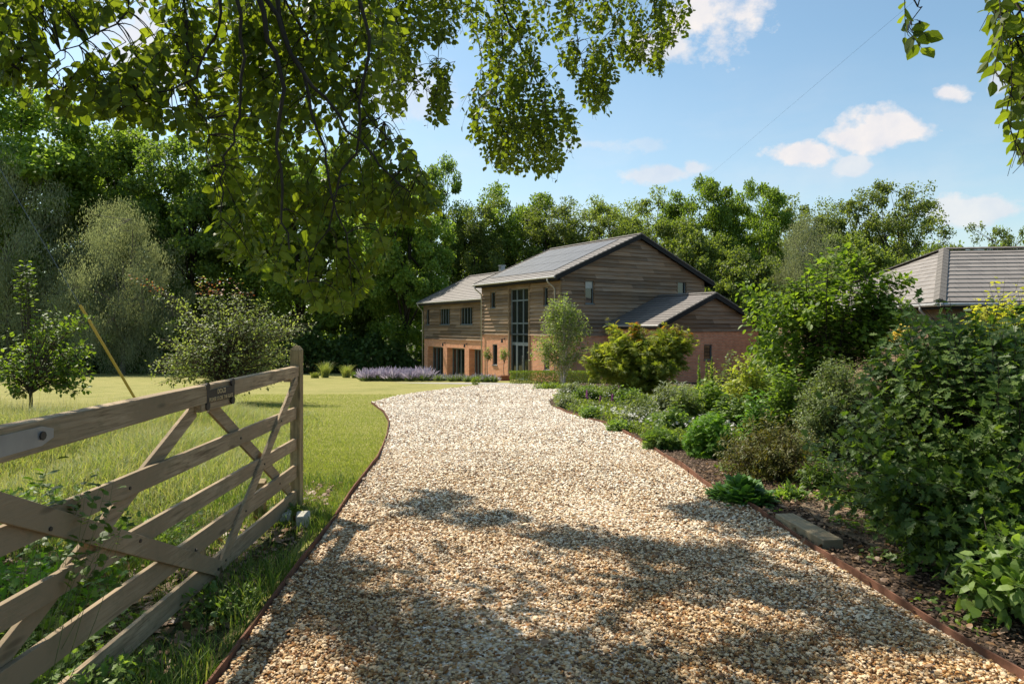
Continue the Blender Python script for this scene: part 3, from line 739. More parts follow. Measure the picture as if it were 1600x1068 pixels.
# ---------------------------------------------------------------- grasses
def blades(name, n, sampler, h, w, mat, label, cat='grass', lean=.35, kind='stuff', parent=None):
    X, Y, hs = sampler(n); n = len(X)
    H = h*hs*rng.uniform(.55, 1.2, n); a = rng.uniform(0, 6.28, n); b = a+rng.normal(size=n)*.6
    ld = np.stack([np.cos(b), np.sin(b), np.zeros(n)], 1)*(lean*H*rng.uniform(.2, 1.5, n))[:, None]
    side = np.stack([-np.sin(a), np.cos(a), np.zeros(n)], 1)*(w*rng.uniform(.7, 1.3, n))[:, None]/2
    B = np.stack([X, Y, gzv(Y)-.005 if parent is None else np.zeros(n)], 1); up = np.stack([np.zeros(n)]*2+[H], 1)
    V = np.stack([B-side, B+side, B+up*.45+ld*.22-side*.85, B+up*.45+ld*.22+side*.85, B+up*.8+ld*.6-side*.5, B+up*.8+ld*.6+side*.5, B+up*.95+ld], 1)
    f = np.array([(0,1,3),(0,3,2),(2,3,5),(2,5,4),(4,5,6)])
    T = f[None]+(np.arange(n)*7)[:, None, None]
    o = link(name, np_mesh(name, V.reshape(-1, 3), T.reshape(-1, 3), mat), parent)
    if parent is None: tag(o, label, cat, kind=kind)
    return o
def meadow(n):
    Y = 5.0+10.5*rng.uniform(0, 1, n)**.8; xr = np.interp(Y, [5, 6.6, 8, 11, 13, 15.5], [-2.2, -2.35, -2.75, -3.6, -3.9, -4.6])
    X = xr-rng.uniform(0, 1, n)*(.78*Y+2-(-xr))-.02; 
    cx_ = rng.integers(0, 2600, n); ccx = rng.normal(size=2600)*.3; ccy = rng.normal(size=2600)*.3
    X = np.round(X*3.3+ccx[cx_])/3.3+rng.normal(size=n)*.11; Y = np.round(Y*3.3+ccy[cx_])/3.3+rng.normal(size=n)*.11
    Y = np.clip(Y, 4.8, 16)
    hs = .72+.35*np.sin(X*1.3+Y*.7)*np.sin(Y*1.1)+.18*np.sin(X*4)
    hs *= np.clip((xr-X)/1.2, .35, 1)*np.clip((15.6-Y)/2, .5, 1)*np.clip((Y-4.6)/2.0, .35, 1)
    return X, Y, np.clip(hs, .25, 1.2)
blades('meadow_grass', 130000, meadow, .46, .009, M['g_meadow'], 'long unmown meadow grass beyond the gate', lean=.75)
def seeds(n):
    X, Y, hs = meadow(n); return X, Y, hs*1.5
so = blades('seeding_grass', 22000, seeds, .46, .0045, M['g_seed'], 'tall pale seed stalks standing over the meadow grass', lean=.2)
def lawnb(n):
    Y = 5.6+19*rng.uniform(0, 1, n)**1.5; xr = np.array([interp(LALL, y) for y in Y])-.03
    X = xr-rng.uniform(0, 1, n)*np.interp(Y, [5.6, 8, 15, 25], [.8, 1.6, 4.5, 8]); return X, Y, np.ones(n)
blades('lawn_grass', 150000, lawnb, .045, .005, M['g_lawn'], 'short mown lawn grass beside the gravel', lean=.6)
def verge(n):
    Y = 2.6+4.6*rng.uniform(0, 1, n); xr = np.array([interp(LALL, y) for y in Y])-.02
    X = xr-rng.uniform(0, 1, n)**1.2*2.2; k = .5+.5*np.sin(X*3+Y*2)*np.sin(Y*2.4-X)
    keep = rng.uniform(0, 1, n) < .25+.75*k; hs = .35+.75*k
    return X[keep], Y[keep], hs[keep]
blades('verge_grass', 20000, verge, .2, .006, M['g_rough'], 'rough shaded grass tufts under the gate beside the edging', lean=.6)
# dead leaves and bark chips
def scatter_flat(name, n, sampler, size, shp, mat, label, cat, dz=.02, tilt=.5):
    X, Y = sampler(n); P = np.stack([X, Y, gzv(Y)+dz+rng.uniform(0, .012, len(X))], 1)
    D = rand_dirs(len(X)); D[:, 2] *= .25; N = rand_dirs(len(X))*tilt+np.array([0, 0, 1])
    V, T = leaves(P, D, N, size*rng.uniform(.5, 1.4, len(X)), shp)
    o = link(name, np_mesh(name, V, T, mat)); tag(o, label, cat, kind='stuff')
def bedchips(n):
    Y = 2.7+13*rng.uniform(0, 1, n)**1.4; xl = np.array([interp(RALL, y) for y in Y]); return xl+.03+rng.uniform(0, 1, n)*2.6, Y
scatter_flat('bark_chips', 42000, bedchips, .026, 'rhomb', M['chip'], 'brown bark chips spread over the flower bed', 'mulch')
scatter_flat('fallen_leaves', 6000, lambda n: (lambda X, Y: (X, Y))(*(lambda Y: (np.array([interp(LALL, y) for y in Y])-rng.uniform(.05, 1, n)*3.5, Y))(2.6+4.5*rng.uniform(0, 1, n))), .06, 'oval', M['dead'], 'fallen brown leaves on the ground under the gate', 'leaves')

def driveleaf(n):
    Y = 2.8+12*rng.uniform(0, 1, n)**1.5; u = rng.beta(.5, .5, n); xl = np.array([interp(LALL, y) for y in Y]); xr = np.array([interp(RALL, y) for y in Y]); return xl+(xr-xl)*u, Y
scatter_flat('blown_leaves', 260, driveleaf, .05, 'beech', M['dead'], 'few brown leaves blown onto the gravel', 'leaves', dz=.035)
def litter(n):
    Y = 3+5*rng.uniform(0, 1, n); xl = np.array([interp(RALL, y) for y in Y]); return xl+.05+rng.uniform(0, 1, n)*1.6, Y
scatter_flat('bed_litter', 1800, litter, .045, 'oval', M['dead'], 'dry brown leaf litter on the mulch below the dark shrub', 'leaves', dz=.03, tilt=.9)
def bedweed(n):
    Y = 2.9+5.5*rng.uniform(0, 1, n); xl = np.array([interp(RALL, y) for y in Y]); X = xl+.06+rng.uniform(0, 1, n)**.7*1.2
    k = (np.sin(X*6+Y*2.3)*np.sin(Y*4.1-X*2) > .35); return X[k], Y[k]
scatter_flat('bed_weeds', 5200, bedweed, .04, 'oval', M['lf_mound'], 'small green seedlings and ivy creeping over the mulch', 'ground cover', dz=.03, tilt=1.2)
# ---------------------------------------------------------------- shrubs with real shoots
def in_ellipsoid_targets(n, c, r, inner=.35, upper=True):
    d = rand_dirs(n); rad = rng.uniform(inner**3, 1, (n, 1))**(1/3)
    return np.array(c)+d*rad*np.array(r)
def shrub(name, label, cat, loc, targets, lshape, lsize, lmat, bmat, per=14, spread=.10, stem_r=.012, root_r=.15,
          extra=None, group=None, split=None, trunk=None, arch=.3, seed=1, leafstart=.45, ndir=(0, 0, 1), ddroop=-.2, fname='foliage', bname='branches', wid=1.0, stems=None):
    """targets in world coordinates; loc is the base (world)"""
    global rng
    rng = np.random.default_rng(seed)
    loc = np.array(loc, float); t = thing(name, label, cat, tuple(loc), 0, group)
    T0 = np.asarray(targets)-loc; n = len(T0)
    paths = []; LP = []; LD = []
    hub = None
    if trunk:   # (height, radius)
        hub = np.array([0, 0, trunk[0]]); jx = rng.normal(size=3)*.04*trunk[0]
        paths.append((bez((0, 0, -.03), hub*.5+jx, hub, 6), np.linspace(trunk[1], trunk[1]*.7, 6)))
    SP = None
    if stems:
        zt = T0[:, 2].max(); sp_ = []
        for k_ in range(stems[0]):
            a_ = k_*6.283/stems[0]+rng.uniform(-.4, .4); rr_ = stems[2]*rng.uniform(.5, 1)
            q_ = bez((math.cos(a_)*root_r*.4, math.sin(a_)*root_r*.4, -.03), (math.cos(a_)*rr_*.25, math.sin(a_)*rr_*.25, zt*.4), (math.cos(a_)*rr_, math.sin(a_)*rr_, zt*rng.uniform(.8, .95)), 14)
            q_[1:] += rng.normal(size=(13, 3))*.012*zt*.3
            sp_.append(q_); paths.append((q_, np.linspace(stems[1], stems[1]*.2, 14)))
        SP = np.concatenate(sp_)
    for i in range(n):
        if SP is not None:
            w_ = T0[i]-np.array([0, 0, .22*T0[:, 2].max()*rng.uniform(.4, 1.2)]); a = SP[np.argmin(np.linalg.norm(SP-w_, axis=1)+rng.uniform(0, .12, len(SP)))]
        elif trunk:
            a = hub*rng.uniform(.75, 1.0)
        else:
            ang = rng.uniform(0, 6.28); a = np.array([math.cos(ang), math.sin(ang), 0])*root_r*rng.uniform(0, 1); a[2] = -.02
        b = T0[i]; up = np.array([0, 0, np.linalg.norm(b-a)*arch])
        mid = (a*.5+b*.5)+up+rng.normal(size=3)*.06*np.linalg.norm(b-a)
        q = bez(a, mid, b, 9)
        if i % 3 == 0 or not trunk: paths.append((q, np.linspace(stem_r, stem_r*.25, 9)))
        else: paths.append((q[3:], np.linspace(stem_r*.6, stem_r*.2, 6)))
        m = per; u = rng.uniform(leafstart, 1.0, m)**.8
        idx = u*8; i0 = np.clip(idx.astype(int), 0, 7); fr = (idx-i0)[:, None]
        p = q[i0]*(1-fr)+q[i0+1]*fr; tan = unit(q[i0+1]-q[i0])
        off = rand_dirs(m); off = off-tan*(off*tan).sum(1, keepdims=True)
        LP.append(p+off*spread*rng.uniform(0, 1, (m, 1))); LD.append(unit(off)+tan*.55+np.array([0, 0, ddroop]))
    P = np.concatenate(LP); D = np.concatenate(LD); k = len(P)
    N = rand_dirs(k)*.55+np.array(ndir)
    S = lsize*rng.uniform(.55, 1.25, k)
    V, Q = tubes(paths, 4); link(bname, np_mesh(bname, V, Q, bmat, smooth=True), t)
    V, T = leaves(P, D, N, S, lshape, wid); me = np_mesh(fname, V, T, lmat)
    if split is not None:
        me.materials.append(extra); per_leaf = len(T)//len(P)
        me.polygons.foreach_set('material_index', np.repeat(split(P+loc).astype(np.int32), per_leaf))
    link(fname, me, t)
    return t
def base(px, Y): return ((px-CX)/F*Y, Y, gz(Y))
def ell(px0, px1, py0, py1, Y, n, depth=None, inner=.3):
    c = at((px0+px1)/2, (py0+py1)/2, Y); rx = (px1-px0)/2/F*Y; rz = (py1-py0)/2/F*Y
    return in_ellipsoid_targets(n, c, (rx, depth or rx*.85, rz), inner)

# left: young apple tree
tg = np.concatenate([ell(-18, 148, 498, 622, 13.2, 95, inner=.4), ell(60, 158, 480, 520, 13.2, 26), ell(95, 150, 560, 620, 13.1, 22), ell(-10, 60, 560, 625, 13.1, 26), np.array([at(38+random.uniform(-7, 7), 408+i*3.0, 13.2) for i in range(20)])])
shrub('apple_tree', 'small young apple tree with one tall upright shoot at far left of the lawn', 'tree', base(48, 13.2), tg, 'beech', .085, M['lf_apple'], M['bark'], per=13, spread=.1, stem_r=.012, trunk=(.75, .045), arch=.3, seed=3, ddroop=-.5)
# crab apple
tg = np.concatenate([ell(232, 475, 480, 622, 19.5, 430, inner=.35), ell(280, 440, 450, 520, 19.5, 90), np.array([at(250+i*7, 475+i*3.5-25, 19.5) for i in range(-7, 6)]), np.array([at(305+random.uniform(0, 95), 432+random.uniform(0, 40), 19.5) for i in range(26)]), ell(400, 495, 485, 530, 19.3, 50), ell(230, 300, 545, 610, 19.3, 40), ell(280, 330, 600, 640, 19.2, 16)])
shrub('crab_apple_tree', 'wide bushy crab apple tree with reddish top shoots standing in front of the dark woods', 'tree', base(353, 19.5), tg, 'oval', .085, M['lf_crab'], M['bark'], per=16, spread=.16, stem_r=.014, trunk=(.8, .06), arch=.22, seed=4,
      extra=M['lf_red'], split=lambda P: (P[:, 2] > at(0, 462, 19.5).z) & (rng.uniform(0, 1, len(P)) < .6))
# birch by the house
tg = np.concatenate([ell(832, 928, 468, 578, 33, 260, inner=.2), ell(850, 905, 455, 510, 33, 60), ell(822, 870, 530, 562, 33, 30)])
shrub('birch_tree', 'slender young birch with pale multiple stems in front of the front door', 'tree', base(880, 33), tg, 'oval', .11, M['lf_birch'], M['bark_pale'], per=24, spread=.24, stem_r=.007, root_r=.16, arch=.02, seed=5, leafstart=.25, stems=(4, .035, .55))
# acer
tg = np.concatenate([ell(918, 1075, 528, 612, 19, 230, inner=.3), ell(925, 1060, 512, 560, 19, 60), ell(1030, 1092, 502, 560, 19, 60), ell(905, 960, 540, 590, 19, 50), ell(985, 1000, 500, 520, 19, 8), ell(945, 960, 500, 520, 19, 6)])
shrub('japanese_maple', 'spreading Japanese maple with orange and yellow tips in front of the gable', 'tree', base(1008, 19), tg, 'palm', .15, M['lf_acer'], M['bark_dark'], per=24, spread=.16, stem_r=.014, trunk=(.55, .05), arch=.2, seed=6,
      extra=M['lf_acer_tip'], split=lambda P: (P[:, 2] > 1.38+.15*np.sin(P[:, 0]*5)) & (rng.uniform(0, 1, len(P)) < .4))
# tall dogwood
tg = np.concatenate([ell(1160, 1330, 430, 620, 11.5, 260), ell(1230, 1400, 395, 560, 11.5, 230), ell(1300, 1435, 440, 560, 11.2, 130), np.array([at(1145+random.uniform(0, 30), 440+random.uniform(0, 60), 11.3) for i in range(12)]), np.array([at(1280+random.uniform(0, 60), 380+random.uniform(0, 25), 11.5) for i in range(16)]), np.array([at(1400+random.uniform(-30, 30), 415+random.uniform(0, 40), 11.2) for i in range(12)])])
shrub('dogwood_shrub', 'tall glossy green dogwood shrub standing left of the garage roof', 'shrub', base(1290, 11.5), tg, 'beech', .10, M['lf_dog'], M['bark_dark'], per=17, spread=.12, stem_r=.005, root_r=.5, arch=.03, seed=8, leafstart=.3, ddroop=-.45, stems=(9, .02, 1.1))
# grey green fine shrub
tg = ell(1238, 1395, 548, 800, 8.6, 620, inner=.5)
shrub('osmanthus_shrub', 'dense rounded grey green shrub with tiny leaves between dogwood and the dark shrub', 'shrub', base(1318, 8.6), tg, 'oval', .032, M['lf_fine'], M['bark_dark'], per=70, spread=.09, stem_r=.006, root_r=.3, arch=.1, seed=9, leafstart=.6)
# bronze wispy shrub
tg = ell(1112, 1300, 640, 815, 7.5, 420, inner=.2)
shrub('bronze_shrub', 'wispy bronze green shrub with needle-like leaves behind the edging', 'shrub', base(1215, 7.5), tg, 'lance', .055, M['lf_bronze'], M['bark'], per=42, spread=.05, stem_r=.004, root_r=.25, arch=.08, seed=10, leafstart=.25, wid=1.1)
tg = ell(1240, 1340, 700, 850, 6.9, 130, inner=.2)
shrub('fern_leaved_shrub', 'low dark green plant with thin leaves between bronze shrub and sleeper', 'plant', base(1290, 6.9), tg, 'lance', .07, M['lf_haw'], M['stem'], per=26, spread=.05, stem_r=.004, root_r=.2, arch=.1, seed=31, leafstart=.2, wid=1.2)
# geranium mounds
tg = ell(1066, 1155, 643, 735, 8.8, 230, inner=.6)
shrub('geranium_clump', 'bright green leafy geranium mound left of the bronze shrub', 'plant', base(1112, 8.8), tg, 'palm', .07, M['lf_geranium'], M['stem'], per=12, spread=.05, stem_r=.003, root_r=.1, arch=.2, seed=12)
tg = ell(1000, 1068, 668, 712, 9.6, 150, inner=.4)
shrub('green_clump', 'low mid green leafy clump beside the edging strip left of the geranium', 'plant', base(1035, 9.6), tg, 'palm', .075, M['lf_mound'], M['stem'], per=12, spread=.05, stem_r=.003, root_r=.1, arch=.2, seed=13)
# primula with strap leaves
def rosette(name, label, loc, n, L, mat, seed, kind='strap', elev=(.25, 1.1), wid=1.3, group=None, spread=1.0, zj=0):
    global rng
    rng = np.random.default_rng(seed); t = thing(name, label, 'plant', loc, 0, group)
    a = rng.uniform(0, 6.28, n); e = rng.uniform(*elev, n)
    D = np.stack([np.cos(a)*np.cos(e), np.sin(a)*np.cos(e), np.sin(e)], 1); N = np.stack([-np.cos(a)*np.sin(e), -np.sin(a)*np.sin(e), np.cos(e)], 1)+rand_dirs(n)*.2
    P = np.stack([np.cos(a), np.sin(a), np.zeros(n)], 1)*.12*spread*rng.uniform(0, 1, (n, 1))**.7*L/.2
    P[:, 2] += rng.uniform(0, 1, n)*zj*np.clip(1.3-np.linalg.norm(P[:, :2], axis=1)/.22, .1, 1)
    V, T = leaves(P, D, N, L*rng.uniform(.6, 1.2, n), kind, wid); link('foliage', np_mesh('foliage', V, T, mat), t)
    return t
rosette('primula_plant', 'leafy primula clump overhanging the right edging strip', base(1158, 6.45), 520, .12, M['lf_primula'], 14, kind='oval', elev=(-.2, 1.3), wid=1.2, spread=3.4, zj=.16)
# big dark near shrub with lobed leaves
tg = np.concatenate([in_ellipsoid_targets(640, (3.68, 5.15, .74), (1.16, 1.15, 1.0), .55), in_ellipsoid_targets(170, (3.25, 4.75, .38), (.62, .6, .5), .4),
                     in_ellipsoid_targets(110, (4.3, 5.6, 1.35), (.9, .8, .5), .3), in_ellipsoid_targets(150, (2.95, 4.55, .34), (.5, .5, .42), .4),
                     ell(1370, 1640, 478, 620, 5.7, 170), ell(1345, 1430, 530, 640, 5.9, 50), in_ellipsoid_targets(70, (2.9, 3.95, .22), (.34, .4, .28), .4), in_ellipsoid_targets(70, (3.68, 5.15, .74), (1.42, 1.4, 1.2), .92),
                     np.array([at(random.uniform(1325, 1400), random.uniform(735, 800), 4.7) for i in range(14)]), np.array([at(random.uniform(1370, 1600), random.uniform(462, 500), 5.4) for i in range(16)])])
tg = tg[tg[:, 2] > -.02]
shrub('hawthorn_shrub', 'large dark shrub with glossy lobed leaves filling the right foreground', 'shrub', (3.75, 5.3, 0), tg, 'lobed', .072, M['lf_haw'], M['bark_dark'], per=27, spread=.085, stem_r=.007, root_r=.45, arch=.12, seed=15, leafstart=.45, ndir=(-.15, -.25, 1))
tg = in_ellipsoid_targets(70, (2.85, 3.75, .2), (.36, .36, .3), .2); tg = tg[tg[:, 2] > .02]
shrub('pointed_leaf_plant', 'mid green plant with pointed leaves at the foot of the dark shrub, lower right', 'plant', (2.9, 3.8, 0), tg, 'oval', .085, M['lf_mound'], M['stem'], per=9, spread=.06, stem_r=.004, root_r=.15, arch=.25, seed=16)
tg = ell(1300, 1400, 770, 850, 6.2, 90, inner=.2)
shrub('shade_plant', 'low dark leafy plant behind the bare dirt patch right of the sleeper', 'plant', base(1350, 6.4), tg, 'oval', .07, M['lf_haw'], M['stem'], per=14, spread=.06, stem_r=.004, root_r=.25, arch=.15, seed=33, leafstart=.3)
tg = ell(1205, 1262, 755, 815, 6.5, 60, inner=.2)
shrub('shade_plant', 'low dark plant between the primula clump and the sleeper', 'plant', base(1232, 6.6), tg, 'lance', .08, M['lf_mound'], M['stem'], per=14, spread=.05, stem_r=.003, root_r=.15, arch=.15, seed=34, leafstart=.3, wid=1.3)
# golden shrubs
tg = np.concatenate([ell(1520, 1680, 425, 560, 8.2, 170), ell(1500, 1560, 470, 520, 8.2, 40)])
shrub('golden_shrub', 'golden yellow shrub rising in front of the garage at the right edge', 'shrub', base(1600, 8.2), tg, 'oval', .06, M['lf_gold'], M['bark'], per=24, spread=.08, stem_r=.006, root_r=.2, arch=.1, seed=17)
tg = ell(1388, 1424, 506, 524, 6.9, 9)
shrub('golden_elder', 'small sprig of bright yellow leaves showing above the dark shrub', 'shrub', base(1400, 6.9), tg, 'oval', .05, M['fl_yellow'], M['stem'], per=9, spread=.05, stem_r=.004, root_r=.1, arch=.05, seed=18, leafstart=.93)
tg = ell(1128, 1215, 545, 640, 14, 140)
shrub('lime_shrub', 'lime yellow shrub left of and behind the tall dogwood', 'shrub', base(1170, 14), tg, 'oval', .09, M['lf_lime'], M['stem'], per=16, spread=.1, stem_r=.006, root_r=.2, arch=.1, seed=19)
tg = ell(1190, 1262, 560, 700, 10.2, 150)
shrub('leafy_shrub', 'mid green leafy shrub directly under the left side of the dogwood', 'shrub', base(1225, 10.2), tg, 'oval', .07, M['lf_dog'], M['stem'], per=18, spread=.08, stem_r=.006, root_r=.2, arch=.1, seed=20)

# perennial mounds across the bed: name, label, px0, px1, ytop, ybase, Y, material, leaf kind, size, n
BED = [
 ('green_mound', 'dark green rounded mound behind the foxgloves at the bed tip', 893, 945, 598, 634, 19.5, 'lf_mound', 'oval', .07, 150, 14),
 ('grey_mound', 'pale grey green feathery plant left of the maple at the bed corner', 868, 915, 598, 628, 23, 'lf_grey', 'lance', .16, 90, 16),
 ('grey_mound', 'grey green mound under the left side of the maple', 938, 985, 596, 632, 20.5, 'lf_fine', 'oval', .07, 120, 14),
 ('feathery_clump', 'tall pale feathery clump right of the maple trunk', 1015, 1085, 592, 650, 14.5, 'lf_grey', 'lance', .12, 190, 18),
 ('feathery_clump', 'pale feathery clump under the maple trunk', 960, 1030, 612, 655, 14, 'lf_hazel', 'lance', .1, 170, 18),
 ('leafy_perennial', 'dark leafy perennial between feathery clump and lime shrub', 1075, 1140, 588, 650, 13, 'lf_dog', 'oval', .1, 120, 14),
 ('leafy_perennial', 'broad leaved perennial just above the bright geranium mound', 1110, 1180, 612, 670, 11, 'lf_mound', 'oval', .08, 140, 14),
 ('leafy_perennial', 'leafy perennial right of the geranium and above the bronze shrub', 1150, 1215, 600, 690, 9.8, 'lf_geranium', 'oval', .07, 120, 14),
 ('green_clump', 'soft green clump in the middle of the white daisies', 1000, 1075, 640, 690, 11.2, 'lf_mound', 'palm', .06, 170, 14),
 ('green_clump', 'small green clump at the gravel edge below the foxgloves', 895, 950, 632, 660, 14.5, 'lf_mound', 'oval', .05, 120, 14),
 ('green_clump', 'low green clump beside the edging strip left of the palmate clump', 940, 1000, 655, 688, 12, 'lf_mound', 'oval', .05, 130, 14),
 ('golden_mound', 'low yellow green mound on the gravel edge below the birch', 828, 905, 598, 612, 29, 'lf_box', 'oval', .09, 150, 16),
 ('lime_mound', 'pale yellow green plant between the lime shrub and the osmanthus', 1085, 1135, 560, 622, 15.5, 'lf_lime', 'oval', .08, 80, 14),
 ('pink_tinged_plant', 'tall plant with pinkish leaves in front of the side wing window', 1118, 1165, 545, 600, 17, 'lf_hazel', 'oval', .09, 70, 14),
 ('leafy_perennial', 'green leafy plant between the foxgloves and the maple trunk', 955, 1010, 598, 640, 16.5, 'lf_mound', 'oval', .08, 110, 14),
 ('feathery_clump', 'pale feathery plant at the gravel edge below the foxgloves', 862, 905, 612, 640, 17.5, 'lf_grey', 'lance', .1, 80, 16),
 ('feathery_clump', 'tall feathery plant above the white daisies', 1040, 1105, 598, 668, 12.3, 'lf_hazel', 'lance', .11, 170, 18),
 ('leafy_perennial', 'dark leafy clump just left of the bright geranium mound', 1020, 1085, 628, 690, 10.6, 'lf_mound', 'oval', .07, 140, 14),
 ('pale_flowering_clump', 'pale flowering clump above the soft green clump', 965, 1035, 622, 672, 12.6, 'lf_grey', 'oval', .05, 150, 14),
 ('bed_shrub', 'rounded green shrub hidden behind the lime shrub near the side wing', 1165, 1245, 535, 610, 18, 'lf_mound', 'oval', .09, 130, 18),
]
for i, (nm, lab, x0, x1, y0, y1, Y, mt, ks, sz, n, per) in enumerate(BED):
    c = at((x0+x1)/2, y1, Y); rx = (x1-x0)/2/F*Y; H = (y1-y0)/F*Y; g = gz(Y)
    top_z = CH+(HY-y0)/F*Y; hh = top_z-g
    tg = in_ellipsoid_targets(n, (c.x, Y, g+hh*.45), (rx, rx*.8, hh*.55), .3); tg = tg[tg[:, 2] > g+.02]
    shrub(nm, lab, 'plant', (c.x, Y, g), tg, ks, sz, M[mt], M['stem'], per=per, spread=.06, stem_r=.004, root_r=rx*.4, arch=.1, seed=40+i, leafstart=.3)
# daisies ground cover (stuff) and its flowers
def bedcover(n):
    Y = 9.5+20*rng.uniform(0, 1, n)**1.2; xl = np.array([interp(RALL, y) for y in Y]); return xl+.12+rng.uniform(0, 1, n)**1.1*np.interp(Y, [9.5, 12, 18.5, 29], [.9, 2.4, 5.5, 9]), Y
X, Y = bedcover(42000); hgt = (.1+.14*np.sin(X*3+Y)**2)
P = np.stack([X, Y, gzv(Y)+hgt*rng.uniform(.1, 1, len(X))], 1)
V, T = leaves(P, rand_dirs(len(X))+np.array([0, 0, .2]), rand_dirs(len(X))+np.array([0, 0, .9]), .06*rng.uniform(.5, 1.3, len(X)), 'oval')
o = link('ground_cover', np_mesh('ground_cover', V, T, M['lf_hazel'])); tag(o, 'low green ground cover filling the bed beside the gravel', 'ground cover', kind='stuff')
X, Y = bedcover(1500); k = (np.sin(X*1.7+Y*.8) > -.2); X, Y = X[k], Y[k]
P = np.stack([X, Y, gzv(Y)+.25+rng.uniform(-.06, .08, len(X))], 1)
V, T = leaves(P, rand_dirs(len(X))*np.array([1, 1, .3]), rand_dirs(len(X))*.4+np.array([0, -.3, 1]), .05*rng.uniform(.6, 1.2, len(X)), 'palm', 1.2)
o = link('daisy_flowers', np_mesh('daisies', V, T, M['fl_white'])); tag(o, 'scatter of small white daisies over the ground cover', 'flowers', kind='stuff')
# foxgloves
for (px, py, Y, lab) in ((917, 608, 18.5, 'foxglove spike nearest the gravel at the bed tip'), (938, 618, 17.5, 'shortest foxglove spike, second from the gravel'), (957, 615, 17.8, 'dark foxglove spike third from the gravel'), (967, 602, 18, 'tallest magenta foxglove spike under the maple')):
    p = at(px, py, Y); g = gz(Y); h = p.z-g; t = thing('foxglove', lab, 'flower', (p.x, Y, g), 0, 'foxgloves at the bed tip')
    mb = MB(); mb.tube([(0, 0, 0), (.01, 0, h*.6), (0, .01, h)], [.008, .006, .003], 5); mb.build('stem', M['stem'], t)
    n = 60; z = rng.uniform(.5, 1, n)*h; a = rng.uniform(0, 6.28, n)
    V, T = leaves(np.stack([z*0, z*0, z], 1), np.stack([np.cos(a), np.sin(a), -.6+z*0], 1), rand_dirs(n), .065*(1.35-z/h), 'oval', 1.4)
    link('flowers', np_mesh('bells', V, T, M['fl_purple']), t)
    n = 24; a = rng.uniform(0, 6.28, n); V, T = leaves(np.zeros((n, 3)), np.stack([np.cos(a), np.sin(a), .5+a*0], 1), rand_dirs(n)*.3+np.array([0, 0, 1]), .2+a*0, 'strap', 1.3)
    link('leaves', np_mesh('leaves', V, T, M['lf_mound']), t)
# spiky mulleins
for i, (px, py, Y) in enumerate(((1092, 555, 15), (1104, 562, 15.3), (1112, 558, 14.8))):
    p = at(px, py, Y); g = gz(Y); h = p.z-g; t = thing('mullein', ['leftmost dark green upright spike right of the maple', 'middle dark green upright spike right of the maple', 'rightmost dark green upright spike right of the maple'][i], 'plant', (p.x, Y, g), 0, 'upright spikes right of the maple')
    mb = MB(); mb.tube([(0, 0, 0), (0, 0, h)], [.012, .005], 5); mb.build('stem', M['stem'], t)
    n = 240; z = rng.uniform(.1, 1, n)*h; a = rng.uniform(0, 6.28, n)
    V, T = leaves(np.stack([z*0, z*0, z], 1), np.stack([np.cos(a), np.sin(a), .9+z*0], 1), rand_dirs(n), .11*(1.25-z/h), 'oval', .8)
    link('leaves', np_mesh('leaves', V, T, M['lf_dark']), t)

# under gate weeds: nettles / bramble shoots on the left
def weed(name, label, loc, tgn, r, h, lk, ls, mt, seed, per=10):
    g = gz(loc[1]); tg = in_ellipsoid_targets(tgn, (loc[0], loc[1], g+h*.5), (r, r, h*.55), .2)
    global rng
    tg = tg[tg[:, 2] > g+.02]
    return shrub(name, label, 'plant', (loc[0], loc[1], g), tg, lk, ls, M[mt], M['stem'], per=per, spread=.04, stem_r=.0025, root_r=r*.7, arch=.15, seed=seed, leafstart=.3)
weed('bramble', 'leafy green bramble patch behind the lowest rails at the left edge', (-2.9, 3.9, 0), 110, .75, .34, 'lobed', .06, 'lf_geranium', 60)
weed('bramble', 'bramble patch below the middle of the gate behind the brace foot', (-2.35, 3.4, 0), 90, .5, .28, 'lobed', .055, 'lf_mound', 61)
weed('bramble', 'low ivy-like weeds in the bottom left corner under the gate', (-1.95, 2.9, 0), 90, .45, .22, 'lobed', .05, 'lf_mound', 62)
weed('bramble', 'weeds behind the gate under the plaque', (-2.7, 4.9, 0), 90, .6, .26, 'lobed', .05, 'lf_mound', 63)
weed('bramble', 'leaf patch at the far left behind the second rail', (-4.1, 5.2, 0), 130, .9, .4, 'lobed', .06, 'lf_mound', 64)
weed('low_weed', 'small leafy weeds between the gate and the edging strip', (-1.68, 3.9, 0), 50, .26, .12, 'oval', .045, 'lf_mound', 65)
weed('low_weed', 'small dark weeds at the stone block beside the gate stile', (-1.98, 5.85, 0), 30, .14, .14, 'oval', .05, 'lf_dark', 66)
tg = np.array([at(60+random.uniform(0, 40), 715+random.uniform(0, 60), 2.75) for i in range(7)]+[at(120+random.uniform(0, 60), 740+random.uniform(0, 60), 2.85) for i in range(9)]+[at(180+random.uniform(0, 30), 790+random.uniform(0, 20), 2.9) for i in range(4)])
shrub('nettle_shoots', 'thin leafy shoots reaching up behind the second rail at left', 'plant', (-1.98, 2.75, 0), tg, 'oval', .042, M['lf_haw'], M['stem'], per=12, spread=.025, stem_r=.002, root_r=.15, arch=.05, seed=67, leafstart=.55, wid=1.2)

